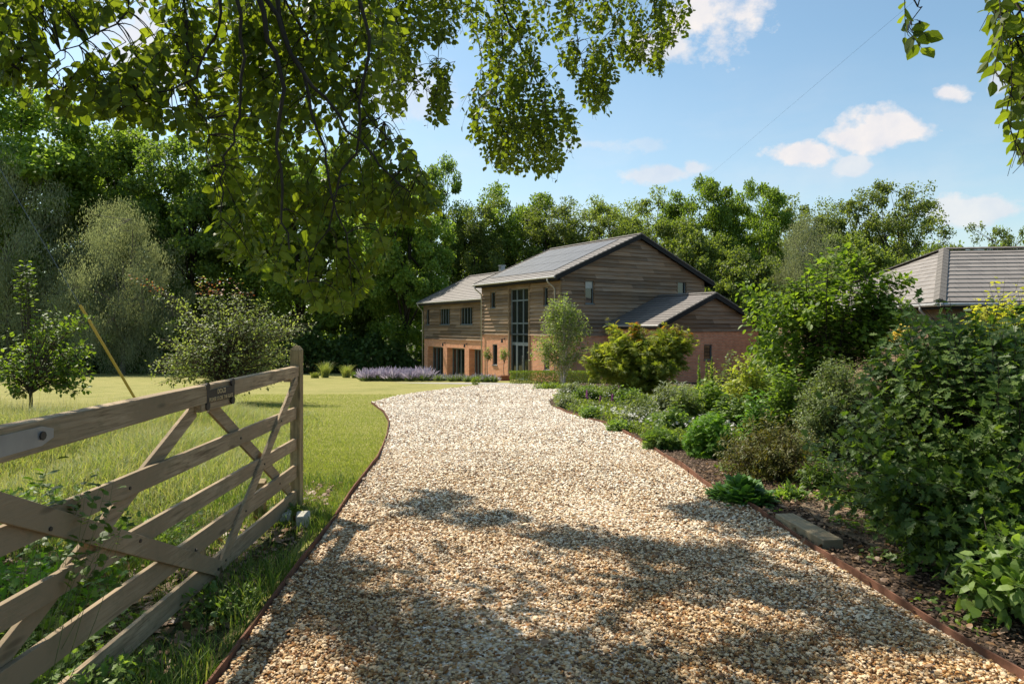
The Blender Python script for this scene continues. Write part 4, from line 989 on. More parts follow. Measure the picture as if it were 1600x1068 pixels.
# ---------------------------------------------------------------- hedge, box ball, lavender, grasses by the house
def leafbox(name, label, cat, x0, x1, y0, y1, h, n, size, mat, round_=False):
    g = gz((y0+y1)/2); t = thing(name, label, cat, ((x0+x1)/2, (y0+y1)/2, g)); w, d = (x1-x0)/2, (y1-y0)/2
    if round_:
        P = rand_dirs(n)*rng.uniform(.75, 1, (n, 1))*np.array([w, d, h/2])+np.array([0, 0, h/2]); D = P-np.array([0, 0, h/2])
    else:
        P = np.stack([rng.uniform(-w, w, n), rng.uniform(-d, d, n), rng.uniform(0, h, n)], 1)
        f = rng.integers(0, 4, n); P[f == 0, 1] = -d; P[f == 1, 2] = h; P[f == 2, 1] = d
        P += rng.normal(size=(n, 3))*.02; D = P*np.array([.3/w, 1/d, .5/h])
    V, T = leaves(P, rand_dirs(n)+unit(D)*.8, rand_dirs(n), size*rng.uniform(.6, 1.2, n), 'oval')
    link('foliage', np_mesh('foliage', V, T, mat), t)
    mb = MB(); mb.tube([(0, 0, -.03), (0, 0, h*.6)], .02, 6); mb.build('stem', M['bark'], t)
leafbox('box_hedge', 'low clipped box hedge running along the house front', 'hedge', -.1, 4.6, YT+1.0, YT+1.7, .62, 14000, .055, M['lf_box'])
p = ground_at(743, 601); leafbox('box_ball', 'small clipped box ball beside the paved path', 'shrub', p.x-.2, p.x+.2, p.y-.2, p.y+.2, .4, 700, .05, M['lf_box'], True)
# lavender
rng = np.random.default_rng(77)
n = 260; a = rng.uniform(0, 6.28, n); e = rng.uniform(.5, 1.45, n)
D = np.stack([np.cos(a)*np.cos(e), np.sin(a)*np.cos(e), np.sin(e)], 1)
P0 = rng.normal(size=(n, 3))*.06; P0[:, 2] = 0
LV = leaves(P0, D, rand_dirs(n), .42*rng.uniform(.6, 1.1, n), 'lance', .35)
n = 60; a = rng.uniform(0, 6.28, n); e = rng.uniform(.45, 1.5, n); L = rng.uniform(.5, .85, n)[:, None]
D = np.stack([np.cos(a)*np.cos(e), np.sin(a)*np.cos(e), np.sin(e)], 1); P0 = rng.normal(size=(n, 3))*.05; P0[:, 2] = 0
lav_mesh = []
for k_, sc_ in ((n, 1.0), (28, .62)):
    V1, T1 = leaves((P0+D*L*(.45 if sc_ == 1 else .3))[:k_], D[:k_], rand_dirs(k_), (L[:, 0]*.6*sc_)[:k_], 'oval', .26)
    V, T = merge([LV, (V1, T1)]); me = np_mesh('lavender', V, T, M['lf_lav']); me.materials.append(M['fl_lav'])
    me.polygons.foreach_set('material_index', np.concatenate([np.zeros(len(LV[1]), np.int32), np.ones(len(T1), np.int32)])); lav_mesh.append(me)
def lavender(px, Y, s, green=False):
    x = (px-CX)/F*Y
    o = link('lavender', lav_mesh[int(green)]); o.location = (x, Y, gz(Y)); o.rotation_euler = (0, 0, random.uniform(0, 6.28)); o.scale = (s, s, s)
    tag(o, 'purple flowering lavender bush in the bed edging the far lawn' if not green else 'greener lavender bush with few flowers in front of the glazed bays', 'plant', 'purple lavender bushes' if not green else 'green lavender bushes')
for i in range(26): lavender(566+i*4.1+random.uniform(-1.5, 1.5), 40+random.uniform(-.7, 1.2), random.uniform(.95, 1.15))
for i in range(20): lavender(676+i*5+random.uniform(-1.5, 1.5), 40.5+random.uniform(-1, .6)-i*.12, random.uniform(.85, 1.05), True)
def grass_clump(px, Y, h, label, mat):
    t = thing('ornamental_grass', label, 'grass', ((px-CX)/F*Y, Y, gz(Y)))
    def smp(n): a = rng.uniform(0, 6.28, n); r = rng.uniform(0, .25, n); return np.cos(a)*r, np.sin(a)*r, np.ones(n)
    blades('blades', 380, smp, h, .02, mat, None, lean=.6, parent=t)
grass_clump(508, 47, 1.05, 'bright green ornamental grass clump just right of the gate stile, across the lawn', M['g_meadow'])
grass_clump(541, 47, .85, 'second smaller ornamental grass clump at left end of the lavender', M['g_meadow'])
grass_clump(492, 46, .4, 'lowest yellowish grass tuft beside the gate stile across the lawn', M['g_lawn'])
grass_clump(556, 46, .45, 'grass tuft between the ornamental grass and the lavender', M['g_rough'])
# potted trees
def trough(px, Y, tree, lab, labt):
    x = (px-CX)/F*Y; g = gz(Y); t = thing('terracotta_trough', lab, 'planter', (x, Y, g), .5)
    mb = MB(); mb.box((-.32, -.16, 0), (.32, .16, .3)); mb.build('pot', M['terracotta'], t, bevel=.02)
    mb = MB(); mb.box((-.345, -.185, .25), (.345, .185, .31)); mb.build('rim', M['terracotta'], t, bevel=.01)
    mb = MB(); mb.box((-.29, -.13, .311), (.29, .13, .318)); mb.build('soil', M['mulch'], t)
    tg = in_ellipsoid_targets(40, (x, Y, g+1.65), (.3, .3, .42), .3)
    shrub('potted_tree', labt, 'tree', (x, Y, g+.3), tg, 'oval', .1, M['lf_birch'], M['bark_grey'], per=12, spread=.1, stem_r=.008, trunk=(.9, .02), arch=.05, seed=int(px), leafstart=.5)
trough(762, 42, 1, 'terracotta trough left of the slim ground floor window', 'small thin tree growing in the left trough by the downpipe')
trough(788, 40.5, 1, 'terracotta trough beside the entrance glazing', 'small thin tree growing in the right trough below the wall lamp')

# ================================================================ HOUSE (local x along the gable, y away along the facade)
HZ = 1.7
HA = math.atan2(.520, .854)
house = thing('house', 'two storey house of weathered boards over red brick with grey tiled solar roof', 'house', (2.71, 38, -HZ), HA)
def fpt(fr, u, n, z): O, A, N = fr; return tuple(O+A*u+N*n+Vector((0, 0, z)))
def obox(mb, fr, u0, u1, n0, n1, z0, z1):
    P = [fpt(fr, u, n, z) for z in (z0, z1) for (u, n) in ((u0, n0), (u1, n0), (u1, n1), (u0, n1))]
    k = len(mb.v); mb.v += P
    for q in ((0,3,2,1),(4,5,6,7),(0,1,5,4),(1,2,6,5),(2,3,7,6),(3,0,4,7)): mb.f.append([k+i for i in q]); mb.uv.append(None)
def panel(mb, fr, u0, u1, z0, topf, openings, depth=.14, breaks=(), reveal=True):
    us = sorted(set([u0, u1]+[b for b in breaks if u0 < b < u1]+[x for o in openings for x in o[:2] if u0 < x < u1]))
    for a, b in zip(us[:-1], us[1:]):
        m = (a+b)/2; ops = sorted([(o[2], o[3]) for o in openings if o[0] <= m <= o[1]]); z = z0
        for (c, d) in ops:
            if c > z: mb.face([fpt(fr, a, 0, z), fpt(fr, b, 0, z), fpt(fr, b, 0, c), fpt(fr, a, 0, c)])
            z = max(z, d)
        if topf(m) > z: mb.face([fpt(fr, a, 0, z), fpt(fr, b, 0, z), fpt(fr, b, 0, topf(b)), fpt(fr, a, 0, topf(a))])
    if reveal:
        for (a, b, c, d) in openings:
            c = max(c, z0)
            mb.face([fpt(fr, a, 0, c), fpt(fr, a, -depth, c), fpt(fr, a, -depth, d), fpt(fr, a, 0, d)])
            mb.face([fpt(fr, b, 0, c), fpt(fr, b, -depth, c), fpt(fr, b, -depth, d), fpt(fr, b, 0, d)])
            mb.face([fpt(fr, a, 0, d), fpt(fr, b, 0, d), fpt(fr, b, -depth, d), fpt(fr, a, -depth, d)])
            mb.face([fpt(fr, a, 0, c), fpt(fr, b, 0, c), fpt(fr, b, -depth, c), fpt(fr, a, -depth, c)])
RH = .235
def clad(mb, fr, u0, u1, z0, topf, inv, openings, peak=None):
    """sawtooth featheredge boards; inv(z) -> (ulo, uhi) allowed range under the roof at height z"""
    z = z0; zmax = topf(peak if peak is not None else (u0+u1)/2); i = 0
    while z < zmax-.02:
        zt = min(z+RH, zmax); lo0, hi0 = inv(z); lo1, hi1 = inv(zt)
        lo0, hi0 = max(u0, lo0), min(u1, hi0); lo1, hi1 = max(u0, lo1), min(u1, hi1)
        blocks = sorted([(o[0], o[1]) for o in openings if min(o[3], zt)-max(o[2], z) > .35*RH])
        segs = []; a = lo0
        for (c, d) in blocks:
            if c > a: segs.append((a, c))
            a = max(a, d)
        if hi0 > a: segs.append((a, hi0))
        for (a, b) in segs:
            at_, bt_ = max(a, lo1) if abs(a-lo0) < 1e-6 else a, min(b, hi1) if abs(b-hi0) < 1e-6 else b
            if bt_ <= at_: at_ = bt_ = (at_+bt_)/2
            w = random.uniform(-.008, .008); zg = zt-.06 if zt-z > .12 else zt
            mb.face([fpt(fr, a, .07+w, z), fpt(fr, b, .07-w, z), fpt(fr, bt_, .012, zg), fpt(fr, at_, .012, zg)])
            mb.face([fpt(fr, a, .002, z), fpt(fr, b, .002, z), fpt(fr, b, .07-w, z), fpt(fr, a, .07+w, z)])
            mb.face([fpt(fr, a, .002, z), fpt(fr, a, .07+w, z), fpt(fr, at_, .012, zg), fpt(fr, at_, .002, zg)])
            mb.face([fpt(fr, b, .002, z), fpt(fr, b, .07-w, z), fpt(fr, bt_, .012, zg), fpt(fr, bt_, .002, zg)])
        z = zt
def window(fr, u0, u1, z0, z1, cols=(), rows=(), rec=.1, parent=house, fw=.05, name='window', casing=True, blind=False, sill=True, door=None):
    mb = MB(); n0, n1 = -rec-.02, -rec+.04
    obox(mb, fr, u0, u0+fw, n0, n1, z0, z1); obox(mb, fr, u1-fw, u1, n0, n1, z0, z1)
    obox(mb, fr, u0+fw, u1-fw, n0, n1, z1-fw, z1); obox(mb, fr, u0+fw, u1-fw, n0, n1, z0, z0+fw)
    cs = sorted(cols)
    for c in cs: obox(mb, fr, c-fw*.55, c+fw*.55, n0+.002, n1+.004, z0+fw, z1-fw)
    edges = [u0+fw]+[c for c in cs]+[u1-fw]
    for r in rows:
        for a, b in zip(edges[:-1], edges[1:]):
            obox(mb, fr, a+(fw*.55 if a in cs else 0), b-(fw*.55 if b in cs else 0), n0+.004, n1, r-fw*.5, r+fw*.5)
    f = mb.build(name, M['frame'], parent, dz=HZ if parent is house else 0)
    mb = MB(); mb.face([fpt(fr, u0+.01, -rec, z0+.01), fpt(fr, u1-.01, -rec, z0+.01), fpt(fr, u1-.01, -rec, z1-.01), fpt(fr, u0+.01, -rec, z1-.01)])
    mb.build('pane', M['glass'], f, dz=HZ if parent is house else 0)
    if sill:
        mb = MB(); obox(mb, fr, u0-.04, u1+.04, -rec+.045, .055, z0-.05, z0-.004); mb.build('sill', M['frame'], f, dz=HZ if parent is house else 0)
    if blind:
        mb = MB(); obox(mb, fr, u0+fw, u1-fw, -rec+.003, -rec+.012, z1-.42, z1-fw-.002); mb.build('blind', M['blind'], f, dz=HZ)
    if casing:
        mb = MB(); k = .07
        obox(mb, fr, u0-k, u0-.003, .001, .05, z0-k, z1+k); obox(mb, fr, u1+.003, u1+k, .001, .05, z0-k, z1+k)
        obox(mb, fr, u0-.002, u1+.002, .001, .048, z1+.003, z1+k)
        mb.build('casing', M['oak_post'], f, dz=HZ if parent is house else 0)
    return f
V3 = Vector
fac = (V3((0, 0, 0)), V3((0, 1, 0)), V3((-1, 0, 0)))
gab = (V3((0, 0, 0)), V3((1, 0, 0)), V3((0, -1, 0)))
wng = (V3((.8, 0, 0)), V3((0, 1, 0)), V3((-1, 0, 0)))
sid = (V3((0, -4.27, 0)), V3((1, 0, 0)), V3((0, -1, 0)))
BT = 1.12; BTW = .65; BTS = 1.355; BOT = -2.6
def mtop(x): return 7.15-.435*abs(x-5.65)-.17
def minv(z): d = (7.15-.17-z)/.435; return 5.65-d, 5.65+d
# openings
f_low = [(7.03, 7.65, -.84, .5), (3.26, 5.45, -1.62, 1.2), (1.1, 1.66, -.84, .5)]
f_up = [(7.23, 7.87, 2.86, 3.9), (3.26, 5.45, 1.0, 4.02), (1.2, 1.64, 2.86, 3.9)]
g_up = [(1.69, 2.32, 2.95, 4.27), (8.91, 9.63, 3.71, 4.45)]
w_low = [(16.75, 19.6, BOT+.3, .06), (13.15, 16.07, BOT+.3, .06), (10.4, 12.46, BOT+.3, .06)]
w_up = [(15.5, 17.27, 1.8, 3.08), (11.87, 13.76, 1.8, 3.08), (19.2, 19.9, 1.8, 3.08)]
s_low = [(6.67, 7.33, -.2, .65)]
mb = MB()
flat = lambda h: (lambda u: h)
panel(mb, fac, 0, 9, BOT, flat(BT), f_low, .14)
panel(mb, gab, 0, 11.3, BOT, flat(BT), [], .14)
panel(mb, (V3((11.3, 0, 0)), V3((0, 1, 0)), V3((1, 0, 0))), 0, 9, BOT, flat(BT), [])
panel(mb, (V3((0, 9, 0)), V3((1, 0, 0)), V3((0, 1, 0))), 0, 11.3, BOT, flat(BT), [])
mb.build('brick_wall', M['brick'], house, dz=HZ)
mb = MB(); panel(mb, wng, 9.002, 20.3, BOT, flat(BTW), w_low, .55)
panel(mb, (V3((0, 20.3, 0)), V3((1, 0, 0)), V3((0, 1, 0))), .8, 9.3, BOT, flat(BTW), [])
panel(mb, (V3((9.3, 0, 0)), V3((0, 1, 0)), V3((1, 0, 0))), 9.002, 20.3, BOT, flat(BTW), [])
mb.build('brick_wall', M['brick'], house, dz=HZ)
def stop_(x): return 3.5-.417*abs(x-7.28)-.15
def sinv(z): d = (3.5-.15-z)/.417; return 7.28-d, 7.28+d
mb = MB(); panel(mb, sid, 3.35, 11.2, BOT, flat(BTS), s_low, .12)
panel(mb, (V3((3.35, 0, 0)), V3((0, 1, 0)), V3((-1, 0, 0))), -4.27, -.002, BOT, flat(1.62), [])
panel(mb, (V3((11.2, 0, 0)), V3((0, 1, 0)), V3((1, 0, 0))), -4.27, -.002, BOT, flat(1.62), [])
mb.build('brick_wall', M['brick'], house, dz=HZ)
mb = MB()
panel(mb, fac, 0, 9, BT, flat(4.45), f_up, .14); clad(mb, fac, .06, 8.94, BT, flat(4.3), lambda z: (-9, 99), f_up)
panel(mb, gab, 0, 11.3, BT, mtop, g_up, .14, breaks=(5.65,)); clad(mb, gab, .06, 11.24, BT, mtop, minv, g_up, peak=5.65)
rt = (V3((11.3, 0, 0)), V3((0, 1, 0)), V3((1, 0, 0))); panel(mb, rt, 0, 9, BT, flat(4.45), []); clad(mb, rt, 0, 9, BT, flat(4.3), lambda z: (-9, 99), [])
bk_ = (V3((0, 9, 0)), V3((1, 0, 0)), V3((0, 1, 0))); panel(mb, bk_, 0, 11.3, BT, mtop, [], breaks=(5.65,)); clad(mb, bk_, 0, 11.3, BT, mtop, minv, [], peak=5.65)
mb.build('timber_cladding', M['clad'], house, dz=HZ)
def wtop(x): return 5.89-.486*abs(x-5.05)-.16
def winv(z): d = (5.89-.16-z)/.486; return 5.05-d, 5.05+d
mb = MB(); panel(mb, wng, 9.002, 20.3, BTW, flat(3.6), w_up, .12); clad(mb, wng, 9.06, 20.24, BTW, flat(3.45), lambda z: (-9, 99), w_up)
eg = (V3((0, 20.3, 0)), V3((1, 0, 0)), V3((0, 1, 0))); panel(mb, eg, .8, 9.3, BTW, wtop, [], breaks=(5.05,)); clad(mb, eg, .8, 9.3, BTW, wtop, winv, [], peak=5.05)
rr = (V3((9.3, 0, 0)), V3((0, 1, 0)), V3((1, 0, 0))); panel(mb, rr, 9.002, 20.3, BTW, flat(3.6), [])
mb.build('timber_cladding', M['clad'], house, dz=HZ)
mb = MB(); panel(mb, sid, 3.35, 11.2, BTS, stop_, [], breaks=(7.28,)); clad(mb, sid, 3.35, 11.2, BTS, stop_, sinv, [], peak=7.28)
mb.build('timber_cladding', M['clad'], house, dz=HZ)
# corner boards
mb = MB()
mb.box((-.045, -.045, BT), (.07, .07, 4.5)); mb.build('corner_post', M['oak_post'], house, dz=HZ)
mb = MB(); mb.box((-.045, 8.93, BT), (.07, 9.045, 4.5)); mb.build('corner_post', M['oak_post'], house, dz=HZ)
mb = MB(); mb.box((.755, 20.2, BTW), (.87, 20.345, 3.6)); mb.build('corner_post', M['oak_post'], house, dz=HZ)
# windows
window(fac, 7.03, 7.65, -.84, .5, casing=False); window(fac, 1.1, 1.66, -.84, .5, casing=False)
window(fac, 7.23, 7.87, 2.86, 3.9); window(fac, 1.2, 1.64, 2.86, 3.9)
window(gab, 1.69, 2.32, 2.95, 4.27, blind=True); window(gab, 8.91, 9.63, 3.71, 4.45)
window(wng, 15.5, 17.27, 1.8, 3.08, cols=(15.95, 16.4, 16.85)); window(wng, 11.87, 13.76, 1.8, 3.08, cols=(12.35, 12.82, 13.29)); window(wng, 19.2, 19.9, 1.8, 3.08)
window(sid, 6.67, 7.33, -.2, .65, casing=False)
for (a, b) in ((16.75, 19.6), (13.15, 16.07), (10.4, 12.46)):
    n = 4; w = (b-a)/n
    window(wng, a+.02, b-.02, BOT+.3, .04, cols=tuple(a+w*i for i in range(1, n)), rec=.5, fw=.1, name='glazed_door', casing=False, sill=False)
window(fac, 3.28, 5.43, .6, 4.0, cols=(4.02, 4.74), rows=(1.18, 1.85, 3.25), rec=.12, fw=.09, name='entrance_glazing', casing=False, sill=False)
window(fac, 4.78, 5.43, -1.6, .59, cols=(), rec=.12, fw=.08, name='side_light', casing=False, sill=False)
d = window(fac, 3.28, 4.77, -1.6, .59, cols=(4.02,), rec=.12, fw=.1, name='front_door', casing=False, sill=False)
mb = MB(); mb.tube([(.06-.0, 4.1, -.9), (.06, 4.1, -.1)], .018, 8); o = mb.build('handle', M['steel'], d, dz=HZ)
for i, v in enumerate(o.data.vertices): v.co.x -= .0
for (a, b) in ((3.1, 3.255), (5.455, 5.61)):
    mb = MB(); obox(mb, fac, a, b, .002, .06, -1.62, 4.25); mb.build('timber_post', M['oak_post'], house, dz=HZ)
mb = MB(); obox(mb, fac, 3.26, 5.45, .002, .055, 4.03, 4.25); mb.build('timber_beam', M['oak_post'], house, dz=HZ)
# roofs
def tiles(mb, E0, E1, R0, R1, n, lift=.03, zoff=0):
    E0, E1, R0, R1 = map(Vector, (E0, E1, R0, R1)); H = ((R0+R1)/2-(E0+E1)/2).length; L = (E1-E0).length
    for i in range(n):
        t0, t1 = i/n, (i+1)/n
        a, b = E0.lerp(R0, t0), E1.lerp(R1, t0); c, d = E1.lerp(R1, t1), E0.lerp(R0, t1)
        up = Vector((0, 0, lift)); v0, v1 = H*t0, H*t1
        def U(p): return (p-E0).dot((E1-E0).normalized())
        v0 = i*.33; v1 = v0+.325
        mb.face([a+up, b+up, c+Vector((0,0,.004)), d+Vector((0,0,.004))], [(U(a), v0+.008), (U(b), v0+.008), (U(c), v1), (U(d), v1)])
        mb.face([a-Vector((0,0,.002)), b-Vector((0,0,.002)), b+up, a+up], [(U(a), v0), (U(b), v0), (U(b), v0+.004), (U(a), v0+.004)])
def gable_roof(name, xr, zr, slope, hw, y0, y1, ncourse, verge0=True, verge1=True, mat='tile'):
    """ridge along y at x=xr; returns roof object"""
    mb = MB(); ze = zr-slope*hw
    for s in (-1, 1): tiles(mb, (xr+s*hw, y0, ze), (xr+s*hw, y1, ze), (xr, y0, zr), (xr, y1, zr), ncourse)
    roof = mb.build(name, M[mat], house, dz=HZ)
    mb = MB()   # underside deck
    for s in (-1, 1):
        a = (xr+s*hw*.995, y0+.02, ze-.03); b = (xr+s*hw*.995, y1-.02, ze-.03); c = (xr, y1-.02, zr-.03); d = (xr, y0+.02, zr-.03)
        mb.face([a, b, c, d]); mb.face([(p[0], p[1], p[2]-.1) for p in (a, b, c, d)])
        mb.box((xr+s*hw*.99-.012, y0+.03, ze-.24), (xr+s*hw*.99+.012, y1-.03, ze-.01))
        mb.box((xr+s*(hw*.985), y0+.05, ze-.235), (xr+s*(hw-.6), y1-.05, ze-.22))
    mb.build('fascia', M['dark_trim'], roof, dz=HZ)
    for yv, on, d in ((y0, verge0, -1), (y1, verge1, 1)):
        if not on: continue
        mb = MB()
        for s in (-1, 1):
            A = Vector((xr+s*hw, yv+d*.012, ze-.13)); B = Vector((xr, yv+d*.012, zr-.13))
            mb.bar(A, B, .03, .24, up=(-s*slope, 0, 1))
        mb.build('bargeboard', M['dark_trim'], roof, dz=HZ)
        mb = MB()
        for s in (-1, 1):
            for i in range(ncourse):
                t0, t1 = i/ncourse, (i+.94)/ncourse
                A = Vector((xr+s*hw*(1-t0), yv+d*.01, ze+(zr-ze)*t0+.035)); B = Vector((xr+s*hw*(1-t1), yv+d*.01, ze+(zr-ze)*t1+.022))
                mb.bar(A, B, .1, .06, up=(-s*slope, 0, 1))
        mb.build('verge_caps', M['ridge'], roof, dz=HZ)
    mb = MB(); n = int((y1-y0)/.45)
    for i in range(n):
        a = y0+(y1-y0)*i/n; b = y0+(y1-y0)*(i+.97)/n
        for s in (-1, 1):
            mb.bar(Vector((xr+s*.075, a, zr+.035)), Vector((xr+s*.075, b, zr+.035)), .17, .03, up=(s*slope*1.2, 0, 1))
    mb.build('ridge_tiles', M['ridge'], roof, dz=HZ)
    return roof, ze
roofM, ze = gable_roof('roof', 5.65, 7.15, .435, 6.2, -.32, 9.2, 19)
roofW, zw = gable_roof('roof', 5.05, 5.89, .486, 4.72, 9.21, 20.6, 15, verge0=False)
roofS, zs = gable_roof('roof', 7.28, 3.5, .417, 4.2, -4.58, -.012, 13, verge1=False)
# gutters + downpipes
def gutter(roof, x, y0, y1, z):
    mb = MB(); mb.tube([(x, y0, z), (x, y1, z)], .06, 10); mb.build('gutter', M['gutter'], roof, dz=HZ, smooth=False)
gutter(roofM, -.62, -.3, 9.2, ze-.07); gutter(roofW, .27, 9.25, 20.6, zw-.07); gutter(roofS, 3.02, -4.55, -.05, zs-.06)
def downpipe(x0, y, z0, xw, z1):
    mb = MB(); mb.tube([(x0, y, z0-.05), (x0, y, z0-.2), (x0+.1, y, z0-.3), (xw-.1, y, z0-.52), (xw, y, z0-.65), (xw, y, z1)], .042, 8); mb.build('downpipe', M['gutter'], house, dz=HZ, smooth=True)
downpipe(-.62, .42, ze-.07, -.11, BOT+.4); downpipe(-.62, 8.95, ze-.07, -.11, BOT+.4); downpipe(.27, 20.4, zw-.07, .69, BOT+.3)
# solar panels on the left slope
nx, nrow = 7, 3
for i in range(nx):
    for j in range(nrow):
        y0 = 1.15+i*1.06; y1 = y0+1.03; x0 = -.02+.35+j*1.62; x1 = x0+1.58
        zf = lambda x: 7.15-.435*abs(x-5.65)
        mb = MB(); P = [(x0, y0, zf(x0)+.05), (x0, y1, zf(x0)+.05), (x1, y1, zf(x1)+.05), (x1, y0, zf(x1)+.05)]
        Q = [(a, b, c-.035) for a, b, c in P]; mb.face(P)
        for k in range(4): l = (k+1) % 4; mb.face([Q[k], Q[l], P[l], P[k]])
        mb.build('solar_panel', M['solar'], roofM, dz=HZ)
# flue
mb = MB(); mb.box((4.85, 14.8, 5.6), (5.2, 15.15, 6.35)); mb.box((4.8, 14.75, 6.36), (5.25, 15.2, 6.44)); mb.build('flue', M['steel'], roofW, dz=HZ)
# wall lamps
def lamp(fr, u, z):
    mb = MB()
    O = lambda n, dz_: fpt(fr, u, n, z+dz_)
    mb.tube([O(.0, .06), O(.12, .1), O(.2, .07)], .014, 6); mb.tube([O(.2, .09), O(.2, -.14)], [.05, .075], 8); mb.tube([O(.001, .1), O(.02, .1)], .05, 8)
    mb.build('wall_lamp', M['lamp_black'], house, dz=HZ)
lamp(wng, 16.4, .3); lamp(wng, 12.8, .3); lamp(fac, 6.1, .78)

# ================================================================ GARAGE
gar = thing('garage', 'low garage with a grey tiled hipped roof and pale gutter at the right edge', 'building', (13.77, 22, gz(22)))
OFF = Vector((13.77, 22, gz(22)))
d1 = Vector((.139, .990, 0)).normalized(); d2 = Vector((.990, -.139, 0)).normalized()
E0 = Vector((13.77, 22, 2.43))-OFF; A_ = Vector((17.08, 27, 4.66))-OFF; B_ = E0+d1*23; E1 = E0+d2*14; A2 = A_+d2*9; E3 = E1+d1*15
mb = MB(); tiles(mb, E0, E1, A_, A2, 13, .04); tiles(mb, B_, E0, A_, A_, 13, .03); tiles(mb, B_+d2*14, B_, A2, A_, 13); tiles(mb, E1, B_+d2*14, A2, A2, 13)
groof = mb.build('roof', M['tile_garage'], gar)
def hip(P, Q, w=.26):
    mb = MB(); n = max(2, int((Q-P).length/.42)); nn = Vector((0, 0, 1))
    for i in range(n):
        a = P.lerp(Q, i/n); b = P.lerp(Q, (i+.985)/n); d = (b-a).normalized(); sdv = d.cross(nn).normalized()
        for s in (-1, 1): mb.bar(a+sdv*(s*w*.24)+Vector((0,0,.075)), b+sdv*(s*w*.24)+Vector((0,0,.068)), w*.55, .035, up=nn+sdv*(s*.45))
    mb.build('ridge_tiles', M['ridge'], groof)
hip(E0, A_, .34); hip(A_, A2); hip(B_, A_); hip(E1, A2)
mb = MB()
for P, Q in ((E0-d1*.03, E1), (E0-d2*.03, B_)):
    k = Vector((0, 0, -.07)); mb.tube([P+k, Q+k], .06, 10)
mb.build('gutter', M['gutter'], groof)
mb = MB(); k = Vector((0, 0, -.11)); mb.bar(E0+d1*.06+k, E1+d1*.06+k, .02, .2); mb.bar(E0+d2*.06+k+d1*.05, B_+d2*.06+k, .02, .2); mb.build('fascia', M['dark_trim'], groof)
W0 = E0+(d1+d2)*.4; W0.z = 0
mb = MB(); zt = E0.z-.05
C4 = [W0, W0+d2*13.2, W0+d2*13.2+d1*22.2, W0+d1*22.2]
for i in range(4):
    a, b = C4[i], C4[(i+1) % 4]; mb.face([a-Vector((0,0,1.5)), b-Vector((0,0,1.5)), b+Vector((0,0,zt)), a+Vector((0,0,zt))])
    nrm = (b-a).normalized().cross(Vector((0,0,1))); z = 0.02; 
    while z < zt-.1:
        mb.face([a+nrm*.035+Vector((0,0,z)), b+nrm*.035+Vector((0,0,z)), b+nrm*.006+Vector((0,0,z+RH)), a+nrm*.006+Vector((0,0,z+RH))]); mb.face([a+nrm*.002+Vector((0,0,z)), b+nrm*.002+Vector((0,0,z)), b+nrm*.035+Vector((0,0,z)), a+nrm*.035+Vector((0,0,z))]); z += RH
mb.build('timber_wall', M['oak_post'], gar)
p = E0+d1*1.3
mb = MB(); q = p-d2*.03; mb.tube([q+Vector((0,0,-.08)), q+Vector((0,0,-.22)), q+d2*.12+Vector((0,0,-.36)), q+d2*.32+Vector((0,0,-.5)), q+d2*.34+Vector((0,0,-2.9))], .045, 8); mb.build('downpipe', M['gutter'], gar, smooth=True)

# ================================================================ WIRES AND POLE
pole = thing('utility_pole', 'wooden utility pole carrying the stay wire, beyond the left edge', 'pole', (-13.0, 15, gz(15)))
mb = MB(); mb.tube([(0, 0, -.3), (0, 0, 4.5), (0, 0, 9.2)], [.14, .12, .1], 12); mb.build('post', M['pole'], pole, smooth=True)
A0 = Vector((at(228, 640, 15).x, 15, gz(15))); top = Vector((-12.95, 15, 8.0))
st = thing('stay_wire', 'steel stay wire with a yellow plastic guard slanting up from the lawn', 'wire', tuple(A0))
mb = MB(); L = top-A0; mb.tube([Vector((0,0,0))-L.normalized()*.1, L], .006, 5); mb.build('cable', M['wire'], st)
u = L.normalized(); mb = MB(); mb.tube([u*.3, u*2.85], .029, 8); mb.build('guard', M['yellow'], st, smooth=False)
mb = MB(); a = at(1421, 8, 20); b = at(1130, 255, 45); d = b-a
pts = []
for i in range(21):
    t = -.55+2.4*i/20; pts.append(a+d*t)
mb.tube(pts, .0035, 4); o = mb.build('overhead_cable', M['wire_dark']); tag(o, 'thin dark overhead cable crossing the open sky at upper right', 'cable')

# ================================================================ OVERHANGING BEECH
rng = np.random.default_rng(99)
BX, BY = -5.2, 1.4
beech = thing('beech_tree', 'large beech whose leafy branches hang down over the top of the view', 'tree', (BX, BY, 0))
limbs = [
 bez((BX, BY, 3.2), (-3.4, 3.2, 6.4), (1.4, 8.4, 7.0), 30), bez((BX, BY, 4.0), (-5.2, 5.5, 7.5), (-2.2, 9.5, 8.2), 24),
 bez((BX, BY, 4.6), (-1, .2, 6.6), (3.2, 2.5, 4.2), 26), bez((BX, BY, 4.2), (-3.6, 2.6, 5.2), (-1.2, 4.2, 4.4), 20),
 bez((BX, BY, 5.2), (-6.5, 6.0, 7.0), (-5.5, 8.5, 7.0), 20), bez((BX, BY, 3.8), (-4.4, 3.4, 5.0), (-3.6, 4.6, 4.8), 16)]
lr = [.1, .09, .05, .06, .07, .05]
paths = [(bez((BX, BY, -.1), (BX+.1, BY, 3), (BX-.2, BY+.1, 9), 14), np.linspace(.34, .16, 14))]
for l, r in zip(limbs, lr): paths.append((l, np.linspace(r, .02, len(l))))
LIMB = np.concatenate(limbs)
def P3(lst, Y): return np.array([at(x, y, Y if not isinstance(Y, (list, tuple)) else Y[0]+(Y[1]-Y[0])*i/(len(lst)-1)) for i, (x, y) in enumerate(lst)])
